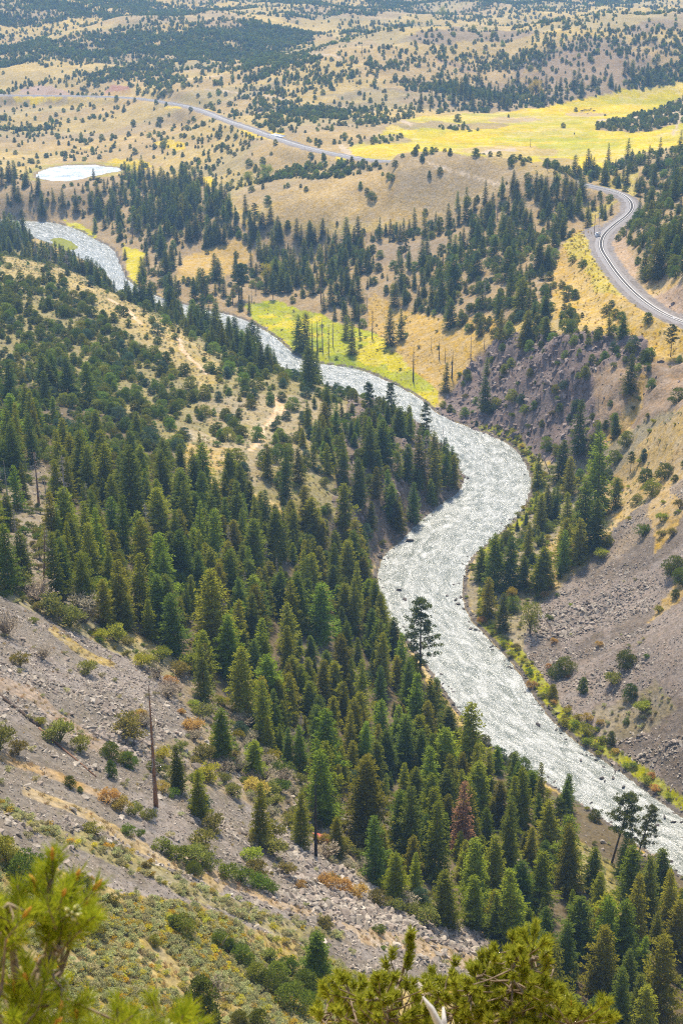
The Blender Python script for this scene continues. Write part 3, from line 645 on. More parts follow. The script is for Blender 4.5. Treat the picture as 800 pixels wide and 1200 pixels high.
# ground material
def groundmat():
    m_, nt, N_, Lk = newmat('ground earth')
    at = N_.new('ShaderNodeAttribute'); at.attribute_name = 'gcol'
    ar = N_.new('ShaderNodeAttribute'); ar.attribute_name = 'rocky'
    geo = N_.new('ShaderNodeNewGeometry')
    def noise(s, d=4, r=.6):
        n_ = N_.new('ShaderNodeTexNoise'); n_.inputs['Scale'].default_value = s; n_.inputs['Detail'].default_value = d; n_.inputs['Roughness'].default_value = r
        Lk.new(geo.outputs['Position'], n_.inputs['Vector']); return n_
    n1 = noise(.05, 6, .65); n2 = noise(.9, 5, .7); n3 = noise(.28, 3, .6)
    def mrange(src, a, b, c, d):
        r_ = N_.new('ShaderNodeMapRange'); r_.inputs[1].default_value = a; r_.inputs[2].default_value = b; r_.inputs[3].default_value = c; r_.inputs[4].default_value = d; Lk.new(src, r_.inputs[0]); return r_.outputs[0]
    v = N_.new('ShaderNodeMath'); v.operation = 'MULTIPLY'; Lk.new(mrange(n1.outputs['Fac'], .3, .7, .80, 1.18), v.inputs[0]); Lk.new(mrange(n2.outputs['Fac'], .35, .65, .68, 1.28), v.inputs[1])
    hs = N_.new('ShaderNodeHueSaturation'); Lk.new(v.outputs[0], hs.inputs['Value']); Lk.new(at.outputs['Color'], hs.inputs['Color'])
    Lk.new(mrange(n3.outputs['Fac'], .3, .7, .75, 1.2), hs.inputs['Saturation'])
    # dark low scrub speckle
    vo = N_.new('ShaderNodeTexVoronoi'); vo.inputs['Scale'].default_value = .55; Lk.new(geo.outputs['Position'], vo.inputs['Vector'])
    sp = mrange(vo.outputs['Distance'], .18, .34, 1, 0)
    sp2 = N_.new('ShaderNodeMath'); sp2.operation = 'MULTIPLY'; Lk.new(sp, sp2.inputs[0]); Lk.new(mrange(n3.outputs['Fac'], .42, .58, 0, .55), sp2.inputs[1])
    mx = N_.new('ShaderNodeMix'); mx.data_type = 'RGBA'; Lk.new(sp2.outputs[0], mx.inputs[0]); Lk.new(hs.outputs[0], mx.inputs[6]); mx.inputs[7].default_value = (.12, .11, .06, 1)
    d = N_.new('ShaderNodeBsdfPrincipled'); d.inputs['Roughness'].default_value = .95; d.inputs['Specular IOR Level'].default_value = .1
    Lk.new(mx.outputs[2], d.inputs['Base Color'])
    hh = N_.new('ShaderNodeMath'); hh.operation = 'MULTIPLY_ADD'; Lk.new(n2.outputs['Fac'], hh.inputs[0]); hh.inputs[1].default_value = .5; Lk.new(n3.outputs['Fac'], hh.inputs[2])
    b = N_.new('ShaderNodeBump'); b.inputs['Strength'].default_value = .7; b.inputs['Distance'].default_value = .9; Lk.new(hh.outputs[0], b.inputs['Height']); Lk.new(b.outputs[0], d.inputs['Normal'])
    o = N_.new('ShaderNodeOutputMaterial'); Lk.new(d.outputs[0], o.inputs[0])
    return m_
M['ground'] = groundmat()

# ------------------------------------------------------------------ ground mesh
nr, nc = GX.shape
V = np.stack([GX, GY, GZ], -1).reshape(-1, 3)
ii = (np.arange(nr - 1)[:, None] * nc + np.arange(nc - 1)[None, :]).ravel()
Q = np.stack([ii, ii + 1, ii + nc + 1, ii + nc], 1)[:, ::-1]
me = mkmesh('ground', V, Q, [M['ground']], smooth=True)
ca = me.attributes.new('gcol', 'FLOAT_COLOR', 'POINT')
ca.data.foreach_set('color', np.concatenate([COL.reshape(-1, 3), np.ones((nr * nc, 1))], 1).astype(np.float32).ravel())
cr_ = me.attributes.new('rocky', 'FLOAT', 'POINT'); cr_.data.foreach_set('value', LY['rocky'].astype(np.float32).ravel())
g = addobj('ground', me); tag(g, 'valley floor and mountain slopes of dry grass, soil and scree', 'ground', kind='structure')
print('ground', round(time.time() - T0, 1))

# ------------------------------------------------------------------ water
def watermat(name, foam_glare, rough=.16, flow=True):
    m_, nt, N_, Lk = newmat(name)
    at = N_.new('ShaderNodeAttribute'); at.attribute_name = 'flow'
    mp = N_.new('ShaderNodeMapping'); mp.inputs['Scale'].default_value = (2.2, 3.0, 1)
    Lk.new(at.outputs['Vector'], mp.inputs[0])
    def noise(s, d=4, r=.6, src=None, dist=0):
        n_ = N_.new('ShaderNodeTexNoise'); n_.inputs['Scale'].default_value = s; n_.inputs['Detail'].default_value = d; n_.inputs['Roughness'].default_value = r; n_.inputs['Distortion'].default_value = dist
        Lk.new(src or mp.outputs[0], n_.inputs['Vector']); return n_
    a = noise(.9, 5, .72, dist=.5); b_ = noise(.10, 3, .6)
    mp2 = N_.new('ShaderNodeMapping'); mp2.inputs['Scale'].default_value = (.16, .30, 1); Lk.new(at.outputs['Vector'], mp2.inputs[0])
    c = noise(1.0, 4, .6, mp2.outputs[0], .8)
    ad = N_.new('ShaderNodeMath'); ad.operation = 'MULTIPLY_ADD'; Lk.new(c.outputs['Fac'], ad.inputs[0]); ad.inputs[1].default_value = .55; Lk.new(a.outputs['Fac'], ad.inputs[2])
    mr = N_.new('ShaderNodeMapRange'); mr.inputs[1].default_value = .75 - foam_glare; mr.inputs[2].default_value = 1.08 - foam_glare; Lk.new(ad.outputs[0], mr.inputs[0])
    p = N_.new('ShaderNodeBsdfPrincipled'); p.inputs['Base Color'].default_value = (.13, .15, .125, 1); p.inputs['Roughness'].default_value = rough; p.inputs['IOR'].default_value = 1.33; p.inputs['Specular IOR Level'].default_value = .9
    d = N_.new('ShaderNodeBsdfDiffuse'); d.inputs[0].default_value = (.76, .77, .75, 1)  # white of the foam, and bright sky reflection painted in with it
    ms = N_.new('ShaderNodeMixShader'); Lk.new(mr.outputs[0], ms.inputs[0]); Lk.new(p.outputs[0], ms.inputs[1]); Lk.new(d.outputs[0], ms.inputs[2])
    bu = N_.new('ShaderNodeBump'); bu.inputs['Strength'].default_value = .6 if flow else .15; bu.inputs['Distance'].default_value = .5; Lk.new(ad.outputs[0], bu.inputs['Height']); Lk.new(bu.outputs[0], p.inputs['Normal']); Lk.new(bu.outputs[0], d.inputs['Normal'])
    o = N_.new('ShaderNodeOutputMaterial'); Lk.new(ms.outputs[0], o.inputs[0])
    return m_
NS, NCR = 1500, 46
def match(pr, pl, n):
    # resample both banks between matching bank vertices
    k_ = len(BR); o = []
    d = np.r_[0, np.cumsum(.5 * (np.hypot(*np.diff(pr, axis=0).T) + np.hypot(*np.diff(pl, axis=0).T)))]
    s = np.linspace(0, d[-1], n)
    return [np.c_[np.interp(s, d, p[:, 0]), np.interp(s, d, p[:, 1])] for p in (pr, pl)], s
(rp_, lp_), ss = match(BRs, BLs, NS)
def blur(p, k=4):
    kp = np.pad(p, ((k, k), (0, 0)), mode='edge'); ker = np.ones(2 * k + 1) / (2 * k + 1)
    return np.c_[np.convolve(kp[:, 0], ker, 'valid'), np.convolve(kp[:, 1], ker, 'valid')]
ax_ = blur(rp_ - lp_, 12); ax_ /= np.linalg.norm(ax_, axis=1, keepdims=True)
rp_ = rp_ + ax_ * 3.0; lp_ = lp_ - ax_ * 3.0
tt = np.linspace(0, 1, NCR)
WX = lp_[:, None, 0] * (1 - tt) + rp_[:, None, 0] * tt; WY = lp_[:, None, 1] * (1 - tt) + rp_[:, None, 1] * tt
wid = np.hypot(*(rp_ - lp_).T)
S_ = np.repeat(ss[:, None], NCR, 1); Tt = (tt[None] - .5) * wid[:, None]
edge = np.clip(1 - np.abs(2 * tt - 1), 0, .3)[None] / .3
WZ = ((fbm(S_ * .6, Tt * 1.2, 2.6, 3, 200) - .5) * .55 + (fbm(S_, Tt, 11, 2, 201) - .5) * .25) * edge
V = np.stack([WX, WY, WZ], -1).reshape(-1, 3)
ii = (np.arange(NS - 1)[:, None] * NCR + np.arange(NCR - 1)[None, :]).ravel()
me = mkmesh('river', V, np.stack([ii, ii + NCR, ii + NCR + 1, ii + 1], 1), [watermat('river water', .06)], smooth=True)
fa = me.attributes.new('flow', 'FLOAT_VECTOR', 'POINT'); fa.data.foreach_set('vector', np.stack([S_, Tt, 0 * Tt], -1).astype(np.float32).ravel())
rv = addobj('river', me); tag(rv, 'silver white river running fast through rapids down the canyon', 'river', kind='structure')
cx_, cy_ = POND.mean(0)
pv = np.r_[[[cx_, cy_]], (POND[:-1] - [cx_, cy_]) * 1.03 + [cx_, cy_]]
k_ = len(pv) - 1
me = mkmesh('pond', np.c_[pv, np.full(len(pv), PONDZ)], np.array([(0, 1 + i, 1 + (i + 1) % k_) for i in range(k_)]), [watermat('pond water', .12, .1, False)])
fa = me.attributes.new('flow', 'FLOAT_VECTOR', 'POINT'); fa.data.foreach_set('vector', np.c_[pv * .3, np.zeros(len(pv))].astype(np.float32).ravel())
o = addobj('pond_water', me); tag(o, 'small bright white pond set in dry grass beyond the trees', 'pond', kind='structure')
#@@PART2
# ------------------------------------------------------------------ plant prototypes
def rot_pts(n_): a = R.uniform(0, 2 * math.pi, n_); return a
def fir_crown(H=16., Rr=3.1, seed=0, dens=1.0, bare=.06, narrow=1.0):
    global R; R = np.random.default_rng(100 + seed)
    g_ = G()
    z = bare * H; k_ = 0
    lean = R.normal(size=2) * .012
    P = []; D = []; LN = []
    while z < H * .985:
        f = z / H
        rad = Rr * narrow * ((1 - f) ** .72) * min(1, .62 + f * 2.6)
        nb = max(3, int(round((6.4 if f < .7 else 5) * dens)))
        off = R.uniform(0, 6.28)
        for b in range(nb):
            az = off + b * 6.283 / nb + R.normal() * .22
            ln = rad * R.uniform(.52, 1.18) * (1 + .16 * math.sin(az * 2 + z * .9 + seed) + .10 * math.sin(az * 3 - z * 1.7)) + .12
            if R.random() < .05: ln *= 1.25
            sl = -.32 + .75 * f + R.normal() * .08
            dr = np.array([math.cos(az), math.sin(az), sl]); tg = np.array([-math.sin(az), math.cos(az), 0])
            o = np.array([lean[0] * z, lean[1] * z, z + R.normal() * .1])
            m_ = max(2, int(ln / .33))
            for s in np.linspace(.18, 1, m_):
                q = o + dr * ln * s + np.array([0, 0, -.10 * (ln * s) ** 1.2 + .06 * ln * s * s])
                side = .34 * (1.15 - s * .75) * min(1, ln / 1.2)
                for sg in (-1, 1):
                    P.append(q + R.normal(size=3) * .05); D.append(dr * .55 + tg * sg * .8 + np.array([0, 0, R.normal() * .22 - .12])); LN.append(.34 + side * 1.45)
                if R.random() < .6:
                    P.append(q); D.append(dr * .8 + np.array([0, 0, -.55]) + R.normal(size=3) * .3); LN.append(.42)
            P.append(o + dr * ln * .93); D.append(dr + np.array([0, 0, .1])); LN.append(.45)
        z += .50 * (1 if f < .8 else .8) * R.uniform(.85, 1.15)
    for i in range(10):
        P.append(np.array([lean[0] * H, lean[1] * H, H - .7 + i * .07])); D.append(np.array([R.normal() * .4, R.normal() * .4, 1])); LN.append(.4)
    P = np.array(P); D = np.array(D); LN = np.array(LN) * R.uniform(.7, 1.3, len(LN))
    g_.leaves(P, D, LN, LN * .42, up=np.array([0, 0, 1.]))
    return g_, lean
def fir_trunk(H, lean, rb=.22, bare=True):
    g_ = G(); zz = np.linspace(-.6, H * .97, 9)
    g_.tube(np.c_[lean[0] * zz, lean[1] * zz, zz], rb * (1 - zz.clip(0) / H) ** .9 + .015, 6)
    for i in range(10 if bare else 4):
        z = H * R.uniform(.05, .4); a = R.uniform(0, 6.28); l_ = R.uniform(.5, 1.6)
        g_.tube([(0, 0, z), (math.cos(a) * l_, math.sin(a) * l_, z - .15 * l_)], [.04, .012], 4, False)
    return g_
def juniper_crown(H=5., Rr=2.6, seed=0, top=.75):
    global R; R = np.random.default_rng(300 + seed)
    g_ = G(); n_ = 78
    a = R.uniform(0, 6.283, n_); h = R.uniform(.03, 1, n_) ** 1.1
    prof = np.sqrt(np.clip(1 - ((h - .28) / .74) ** 2, 0, 1)) * (1 - .25 * top * h) * R.uniform(.62, 1.08, n_)
    prof[:6] *= .35
    c = np.c_[np.cos(a) * prof * Rr * .86, np.sin(a) * prof * Rr * .86, h * H * .93]
    P = []; D = []; LN = []
    for i in range(n_):
        k_ = 46; cr = R.uniform(.5, .85)
        v = R.normal(size=(k_, 3)); v /= np.linalg.norm(v, axis=1, keepdims=True); v[:, 2] = np.abs(v[:, 2]) * .95 - .22
        P.append(c[i] + v * cr * R.uniform(.55, 1, (k_, 1)) * np.array([1, 1, .85])); D.append(v + np.array([0, 0, .5])); LN.append(R.uniform(.22, .40, k_))
    P = np.concatenate(P); D = np.concatenate(D) + R.normal(size=P.shape) * .3; LN = np.concatenate(LN)
    m_ = P[:, 2] > .05
    g_.leaves(P[m_], D[m_], LN[m_], LN[m_] * .5)
    return g_
def juniper_trunk(H=5.):
    g_ = G()
    g_.tube([(0, 0, -.5), (.08, .02, .5), (.0, .1, H * .7)], [.2, .15, .04], 6)
    for i in range(5):
        a = R.uniform(0, 6.28); l_ = R.uniform(.8, 1.7)
        g_.tube([(0, 0, .3), (math.cos(a) * l_ * .6, math.sin(a) * l_ * .6, .9), (math.cos(a) * l_, math.sin(a) * l_, H * .5)], [.1, .07, .02], 5)
    return g_
def pine_parts(H=18., Rr=3.6, seed=0, base=.32, n_=34):
    """open crowned pine: limbs with separate needle clumps"""
    global R; R = np.random.default_rng(500 + seed)
    t_ = G(); zz = np.linspace(-.6, H * .97, 9); ln_ = R.normal(size=2) * .02
    t_.tube(np.c_[ln_[0] * zz, ln_[1] * zz, zz], .24 * (1 - zz.clip(0) / H) ** .8 + .02, 7)
    g_ = G()
    for i in range(n_):
        f = base + (1 - base) * (i + R.random()) / n_
        z = f * H; a = i * 2.4 + R.normal() * .4
        ln = Rr * (1 - ((f - base) / (1 - base)) ** 2.2 * .75) * R.uniform(.55, 1.1)
        if f < base + .1: ln *= .7
        dr = np.array([math.cos(a), math.sin(a), R.uniform(-.15, .35)])
        o = np.array([ln_[0] * z, ln_[1] * z, z])
        e = o + dr * ln + np.array([0, 0, .12 * ln])
        t_.tube([o, o + dr * ln * .5, e], [.07, .05, .015], 4, False)
        for s in np.linspace(.4, 1, 4):
            for j in range(2):
                c = o + dr * ln * s + R.normal(size=3) * np.array([.45, .45, .2])
                k_ = 26; v = R.normal(size=(k_, 3)); v /= np.linalg.norm(v, axis=1, keepdims=True); v[:, 2] = v[:, 2] * .6 + .2
                g_.leaves(c + v * .12, v, R.uniform(.35, .60, k_), .14)
    c = np.array([ln_[0] * H, ln_[1] * H, H * .97]); v = R.normal(size=(50, 3)); v[:, 2] = np.abs(v[:, 2])
    g_.leaves(c + v * .15, v, .55, .16)
    return t_, g_
def dead_parts(H=15., seed=0, nb=40, Lb=2.4, broken=.0, twigs=3):
    global R; R = np.random.default_rng(700 + seed)
    t_ = G(); zz = np.linspace(-.5, H, 8); ln_ = R.normal(size=2) * .02
    t_.tube(np.c_[ln_[0] * zz, ln_[1] * zz, zz], .28 * (1 - zz.clip(0) / H * (.9 - broken)) + .01, 7)
    b_ = G()
    for i in range(nb):
        f = R.uniform(.18, .97); z = f * H; a = R.uniform(0, 6.283)
        ln = Lb * (1 - f * .75) * R.uniform(.35, 1.1)
        dr = np.array([math.cos(a), math.sin(a), R.uniform(-.5, .25)])
        o = np.array([ln_[0] * z, ln_[1] * z, z]); m_ = o + dr * ln * .55 + R.normal(size=3) * .08; e = o + dr * ln + np.array([0, 0, -.1 * ln])
        b_.tube([o, m_, e], [.05, .035, .012], 4, False)
        for k_ in range(twigs):
            s = R.uniform(.3, 1); q = o + dr * ln * s; v = R.normal(size=3) * .5 * ln * .5
            b_.tube([q, q + v], [.022, .008], 3, False)
    return t_, b_
def bush_parts(H=1., Rr=.6, seed=0, cl=12, per=30, lf=.12, twig=True, twigs=14, wr=.45):
    global R; R = np.random.default_rng(900 + seed)
    g_ = G(); 
    for i in range(cl):
        a = R.uniform(0, 6.283); rr = Rr * math.sqrt(R.random()) * .85; h = H * R.uniform(.35, .85) * (1 - .35 * (rr / Rr) ** 2)
        c = np.array([math.cos(a) * rr, math.sin(a) * rr, h])
        v = R.normal(size=(per, 3)); v /= np.linalg.norm(v, axis=1, keepdims=True); v[:, 2] = np.abs(v[:, 2])
        cr = .33 * Rr
        L_ = R.uniform(.7, 1.3, per) * lf
        g_.leaves(c + v * cr * R.uniform(.3, 1, (per, 1)), v * [1, 1, .5] + np.array([0, 0, .12]), L_, L_ * wr * 1.25, up=np.array([0, 0, .8]))
    if twig:
        for i in range(twigs):
            a = R.uniform(0, 6.283); rr = Rr * R.uniform(.3, .9)
            e = np.array([math.cos(a) * rr, math.sin(a) * rr, H * R.uniform(.5, 1.0)])
            g_.tube([(0, 0, -.05), e * .5 + [0, 0, .05], e], [.02 * Rr * 1.5, .014 * Rr * 1.5, .004], 3, False)
    return g_
def rock_mesh(seed, flat=.65):
    rr = np.random.default_rng(seed)
    bm = bmesh.new()
    for i in range(14):
        v = rr.normal(size=3); v /= np.linalg.norm(v); v *= rr.uniform(.75, 1) * np.array([1, rr.uniform(.6, .95), flat]) * .5
        bm.verts.new(v)
    r_ = bmesh.ops.convex_hull(bm, input=bm.verts)
    bmesh.ops.delete(bm, geom=[e for e in bm.verts if not e.link_faces], context='VERTS')
    return bm
def rockobj(name, seed, mat, bev=.04, flat=.65):
    bm = rock_mesh(seed, flat)
    if bev: bmesh.ops.bevel(bm, geom=list(bm.edges), offset=bev, segments=1, affect='EDGES')
    me = bpy.data.meshes.new(name); bm.to_mesh(me); bm.free(); me.materials.append(mat); return me

PR = {}
def pair(crown, trunk, cm, tm, nm):
    return dict(crown=crown.mesh(nm + '_crown', cm), trunk=trunk.mesh(nm + '_trunk', tm))
def recol(p, mat, key='crown'):
    q = dict(p); me = p[key].copy(); me.materials.clear(); me.materials.append(mat); q[key] = me; return q
base = []
for i, (rr_, de, nr_) in enumerate([(3.8, 1.1, 1), (3.6, 1, .85), (4.0, 1.2, 1.05), (3.4, .95, .8), (3.9, 1.1, .95)]):
    c_, ln_ = fir_crown(16, rr_, i, de, narrow=nr_); base.append(pair(c_, fir_trunk(16, ln_), M['fir'], M['bark'], 'conifer'))
CON = {'fir': base, 'firdark': [recol(p, M['firdark']) for p in base], 'firyel': [recol(p, M['firyel']) for p in base[:4]]}
jb = [pair(juniper_crown(5, r_, i, t_), juniper_trunk(5), M['jun'], M['bark'], 'juniper') for i, (r_, t_) in enumerate([(2.5, .8), (2.8, .3), (2.2, 1.6), (2.6, .6), (3.0, .2)])]
JUN = {'jun': jb, 'junblue': [recol(p, M['junblue']) for p in jb[:3]], 'jundark': [recol(p, M['firdark']) for p in jb[:4]], 'junyel': [recol(p, M['green']) for p in jb[:3]]}
pb = []
for i in range(4):
    t_, g_ = pine_parts(18, [3.6, 3.0, 4.2, 3.4][i], i, [.22, .35, .45, .15][i]); pb.append(pair(g_, t_, M['pine'], M['bark'], 'pine'))
DEAD = []
for i in range(5):
    t_, b_ = dead_parts(15, i, [70, 26, 60, 18, 90][i], [2.4, 1.6, 2.8, 1.2, 3.2][i], twigs=[4, 2, 4, 1, 6][i]); DEAD.append(dict(trunk=t_.mesh('snag_trunk', M['deadwood']), crown=b_.mesh('snag_branches', M['deadwood'])))
DEADBR = [recol(recol(p, M['redbark'], 'trunk'), M['deadwood']) for p in DEAD]
DEADBK = [recol(recol(p, M['blackbark'], 'trunk'), M['blackbark']) for p in DEAD]
DEADRT = recol(base[3], M['rust'])
# unlinked collections for the uncountable rest
def joined(name, parts):
    """one mesh of several (mesh) parts, materials kept"""
    bm = bmesh.new(); mats = []
    for p in parts:
        n0 = len(bm.faces); bm.from_mesh(p); bm.faces.ensure_lookup_table()
        mats.append(p.materials[0])
        for f_ in bm.faces[n0:]: f_.material_index = len(mats) - 1
    me = bpy.data.meshes.new(name); bm.to_mesh(me); bm.free()
    for m_ in mats: me.materials.append(m_)
    return me
def library(name, meshes):
    col = bpy.data.collections.new(name)
    for i, me in enumerate(meshes):
        o = bpy.data.objects.new(f'{name}_{i:02d}', me); col.objects.link(o)
    return col
def scatter_stuff(name, label, cat, P, RT, SC, IX, col):
    me = bpy.data.meshes.new(name); n_ = len(P)
    me.vertices.add(n_); me.vertices.foreach_set('co', np.asarray(P, np.float32).ravel())
    for an, ty, arr in (('rot', 'FLOAT_VECTOR', RT), ('scl', 'FLOAT_VECTOR', SC)):
        a_ = me.attributes.new(an, ty, 'POINT'); a_.data.foreach_set('vector', np.asarray(arr, np.float32).ravel())
    a_ = me.attributes.new('pick', 'INT', 'POINT'); a_.data.foreach_set('value', np.asarray(IX, np.int32))
    o = addobj(name, me); tag(o, label, cat, kind='stuff')
    ng = bpy.data.node_groups.new(name + '_nodes', 'GeometryNodeTree')
    ng.interface.new_socket('Geometry', in_out='INPUT', socket_type='NodeSocketGeometry'); ng.interface.new_socket('Geometry', in_out='OUTPUT', socket_type='NodeSocketGeometry')
    N_ = ng.nodes; Lk = ng.links
    gi = N_.new('NodeGroupInput'); go = N_.new('NodeGroupOutput'); ip = N_.new('GeometryNodeInstanceOnPoints'); ci = N_.new('GeometryNodeCollectionInfo')
    ci.inputs['Collection'].default_value = col; ci.inputs['Separate Children'].default_value = True; ci.inputs['Reset Children'].default_value = True
    def at_(nm, ty):
        a = N_.new('GeometryNodeInputNamedAttribute'); a.data_type = ty; a.inputs['Name'].default_value = nm; return a.outputs['Attribute']
    Lk.new(gi.outputs[0], ip.inputs['Points']); Lk.new(ci.outputs[0], ip.inputs['Instance']); ip.inputs['Pick Instance'].default_value = True
    Lk.new(at_('pick', 'INT'), ip.inputs['Instance Index']); Lk.new(at_('rot', 'FLOAT_VECTOR'), ip.inputs['Rotation']); Lk.new(at_('scl', 'FLOAT_VECTOR'), ip.inputs['Scale'])
    Lk.new(ip.outputs[0], go.inputs[0])
    md = o.modifiers.new('scatter', 'NODES'); md.node_group = ng
    return o
print('protos', round(time.time() - T0, 1))

# ------------------------------------------------------------------ where plants stand
RS = np.random.default_rng(42)
dth = np.gradient(TH); drh = np.gradient(RH)
AREA = (GR_ ** 2) * dth[None, :] * drh[:, None]
PXT, PYT, _ = proj(GX, GY, GZ)
def scatter(nm, mul=1.0, lo=-60, hi=860, ytop=-14, ybot=1290, mod=None):
    lam = LY[nm] * AREA * mul
    if mod is not None: lam = lam * mod
    ok = front & (GR_ > 60) & (GR_ < 3000) & (PXT > lo) & (PXT < hi) & (PYT > ytop) & (PYT < ybot)
    cnt = RS.poisson(np.where(ok, lam, 0))
    j, i = np.nonzero(cnt); c = cnt[j, i]
    j = np.repeat(j, c); i = np.repeat(i, c)
    th = TH[i] + RS.uniform(-.5, .5, len(i)) * dth[i]; rh = RH[j] + RS.uniform(-.5, .5, len(i)) * drh[j]
    x = np.exp(rh) * np.sin(th); y = np.exp(rh) * np.cos(th)
    return x, y, height(x, y)
def thin(x, y, dmin, taken=None):
    """keep points at least dmin (array) apart"""
    cell = {}; keep = []
    if taken is not None:
        for a, b, d in taken: cell.setdefault((int(a // 5), int(b // 5)), []).append((a, b, d))
    for k_ in range(len(x)):
        cx0, cy0 = int(x[k_] // 5), int(y[k_] // 5); ok = True; d = dmin[k_]
        for ax in (cx0 - 1, cx0, cx0 + 1):
            for ay in (cy0 - 1, cy0, cy0 + 1):
                for (a, b, e) in cell.get((ax, ay), ()):
                    if (a - x[k_]) ** 2 + (b - y[k_]) ** 2 < (.5 * (d + e)) ** 2: ok = False; break
                if not ok: break
            if not ok: break
        if ok:
            keep.append(k_); cell.setdefault((cx0, cy0), []).append((x[k_], y[k_], d))
    return np.array(keep, int)
def visible(x, y, z, h):
    """in the frame, and not behind a ridge"""
    px, py, dp = proj(x, y, z + h * .6)
    inf = (px > -8) & (px < 808) & (py > -8) & (py < 1215)
    vis = np.ones(len(x), bool)
    for s in np.linspace(.3, .985, 60):
        g0 = height(x * s, y * s)
        vis &= (CAMZ + (z + h * .8 - CAMZ) * s) > g0 - .2
    return inf & vis, px, py, dp

ZONES = [  # (px0, py0, px1, py1, phrase)
 (560, 1040, 820, 1300, 'on the slope beside the foreground pines'),
 (560, 940, 820, 1040, 'around the grassy hump above the lower river bend'),
 (400, 900, 560, 1110, 'at the scree foot near the rust red tree'),
 (400, 745, 640, 900, 'on the near river bank below the lone tall pine'),
 (370, 600, 480, 745, 'on the steep forest bank beside the inner river bend'),
 (200, 760, 400, 1110, 'between the brown dead snag and the forest edge'),
 (200, 590, 370, 760, 'in the middle of the dense forest slope'),
 (-50, 540, 200, 770, 'around the grey dead trees above the scree'),
 (-50, 430, 260, 560, 'where the forest meets the juniper bench'),
 (330, 440, 560, 620, 'on the rocky spur above the silver river bend'),
 (-50, 770, 240, 1060, 'on the grey foreground scree'),
 (-50, 1000, 460, 1300, 'on the sage slope at the bottom'),
 (560, 640, 820, 1000, 'on the grey talus across the river'),
 (545, 540, 820, 660, 'on the far bank under the talus slope'),
 (500, 390, 820, 550, 'on the dark rock face below the railway'),
 (640, 250, 720, 400, 'on the golden verge beside the railway curve'),
 (720, 180, 820, 400, 'on the wooded hill above the railway'),
 (430, 300, 640, 400, 'on the hillside between the railway and the yellow meadow'),
 (400, 225, 700, 305, 'in the belt of trees below the tan knoll'),
 (230, 300, 440, 440, 'around the yellow riverside meadow'),
 (-50, 255, 260, 350, 'along the upstream reach of the river'),
 (60, 200, 400, 300, 'on the wooded hill between the pond and the knoll'),
 (-50, 200, 70, 262, 'in the dark trees beside the upstream river'),
 (-50, 290, 200, 440, 'on the upper juniper bench'),
 (180, 340, 460, 600, 'on the open bench beside the dirt trail'),
 (380, 190, 660, 245, 'on the bare tan knoll'),
 (380, 118, 820, 215, 'in the yellow hay meadow'),
 (380, 30, 820, 130, 'on the purple hill behind the hay meadow'),
 (-50, 110, 400, 215, 'on the dry flats around the pond and distant railway'),
 (-50, -50, 400, 112, 'on the distant hills beyond the railway'),
 (-90, -90, 900, 1400, 'on the far valley side'),
]
def where(px, py):
    for a, b, c, d, s in ZONES:
        if a <= px < c and b <= py < d: return s
    return ZONES[-1][4]

def plant(kind, cat, protos, x, y, z, s, rz, label, group, sxy=None, names=('trunk', 'crown'), sink=.0, tilt=(0, 0)):
    """one countable plant: an Empty with its parts (or one mesh)"""
    if isinstance(protos, dict):
        o = bpy.data.objects.new(kind, None); C.objects.link(o); o.empty_display_size = .1
        for key, nm in (('trunk', names[0]), ('crown', names[1])):
            c_ = bpy.data.objects.new(nm, protos[key]); C.objects.link(c_); c_.parent = o
    else:
        o = bpy.data.objects.new(kind, protos); C.objects.link(o)
    o.location = (x, y, z - sink); o.rotation_euler = (tilt[0], tilt[1], rz); sx = sxy or s; o.scale = (sx, sx, s)
    tag(o, label, cat, group)
    return o
TAKEN = []       # x, y, spacing of trees already placed
LABELS = {}
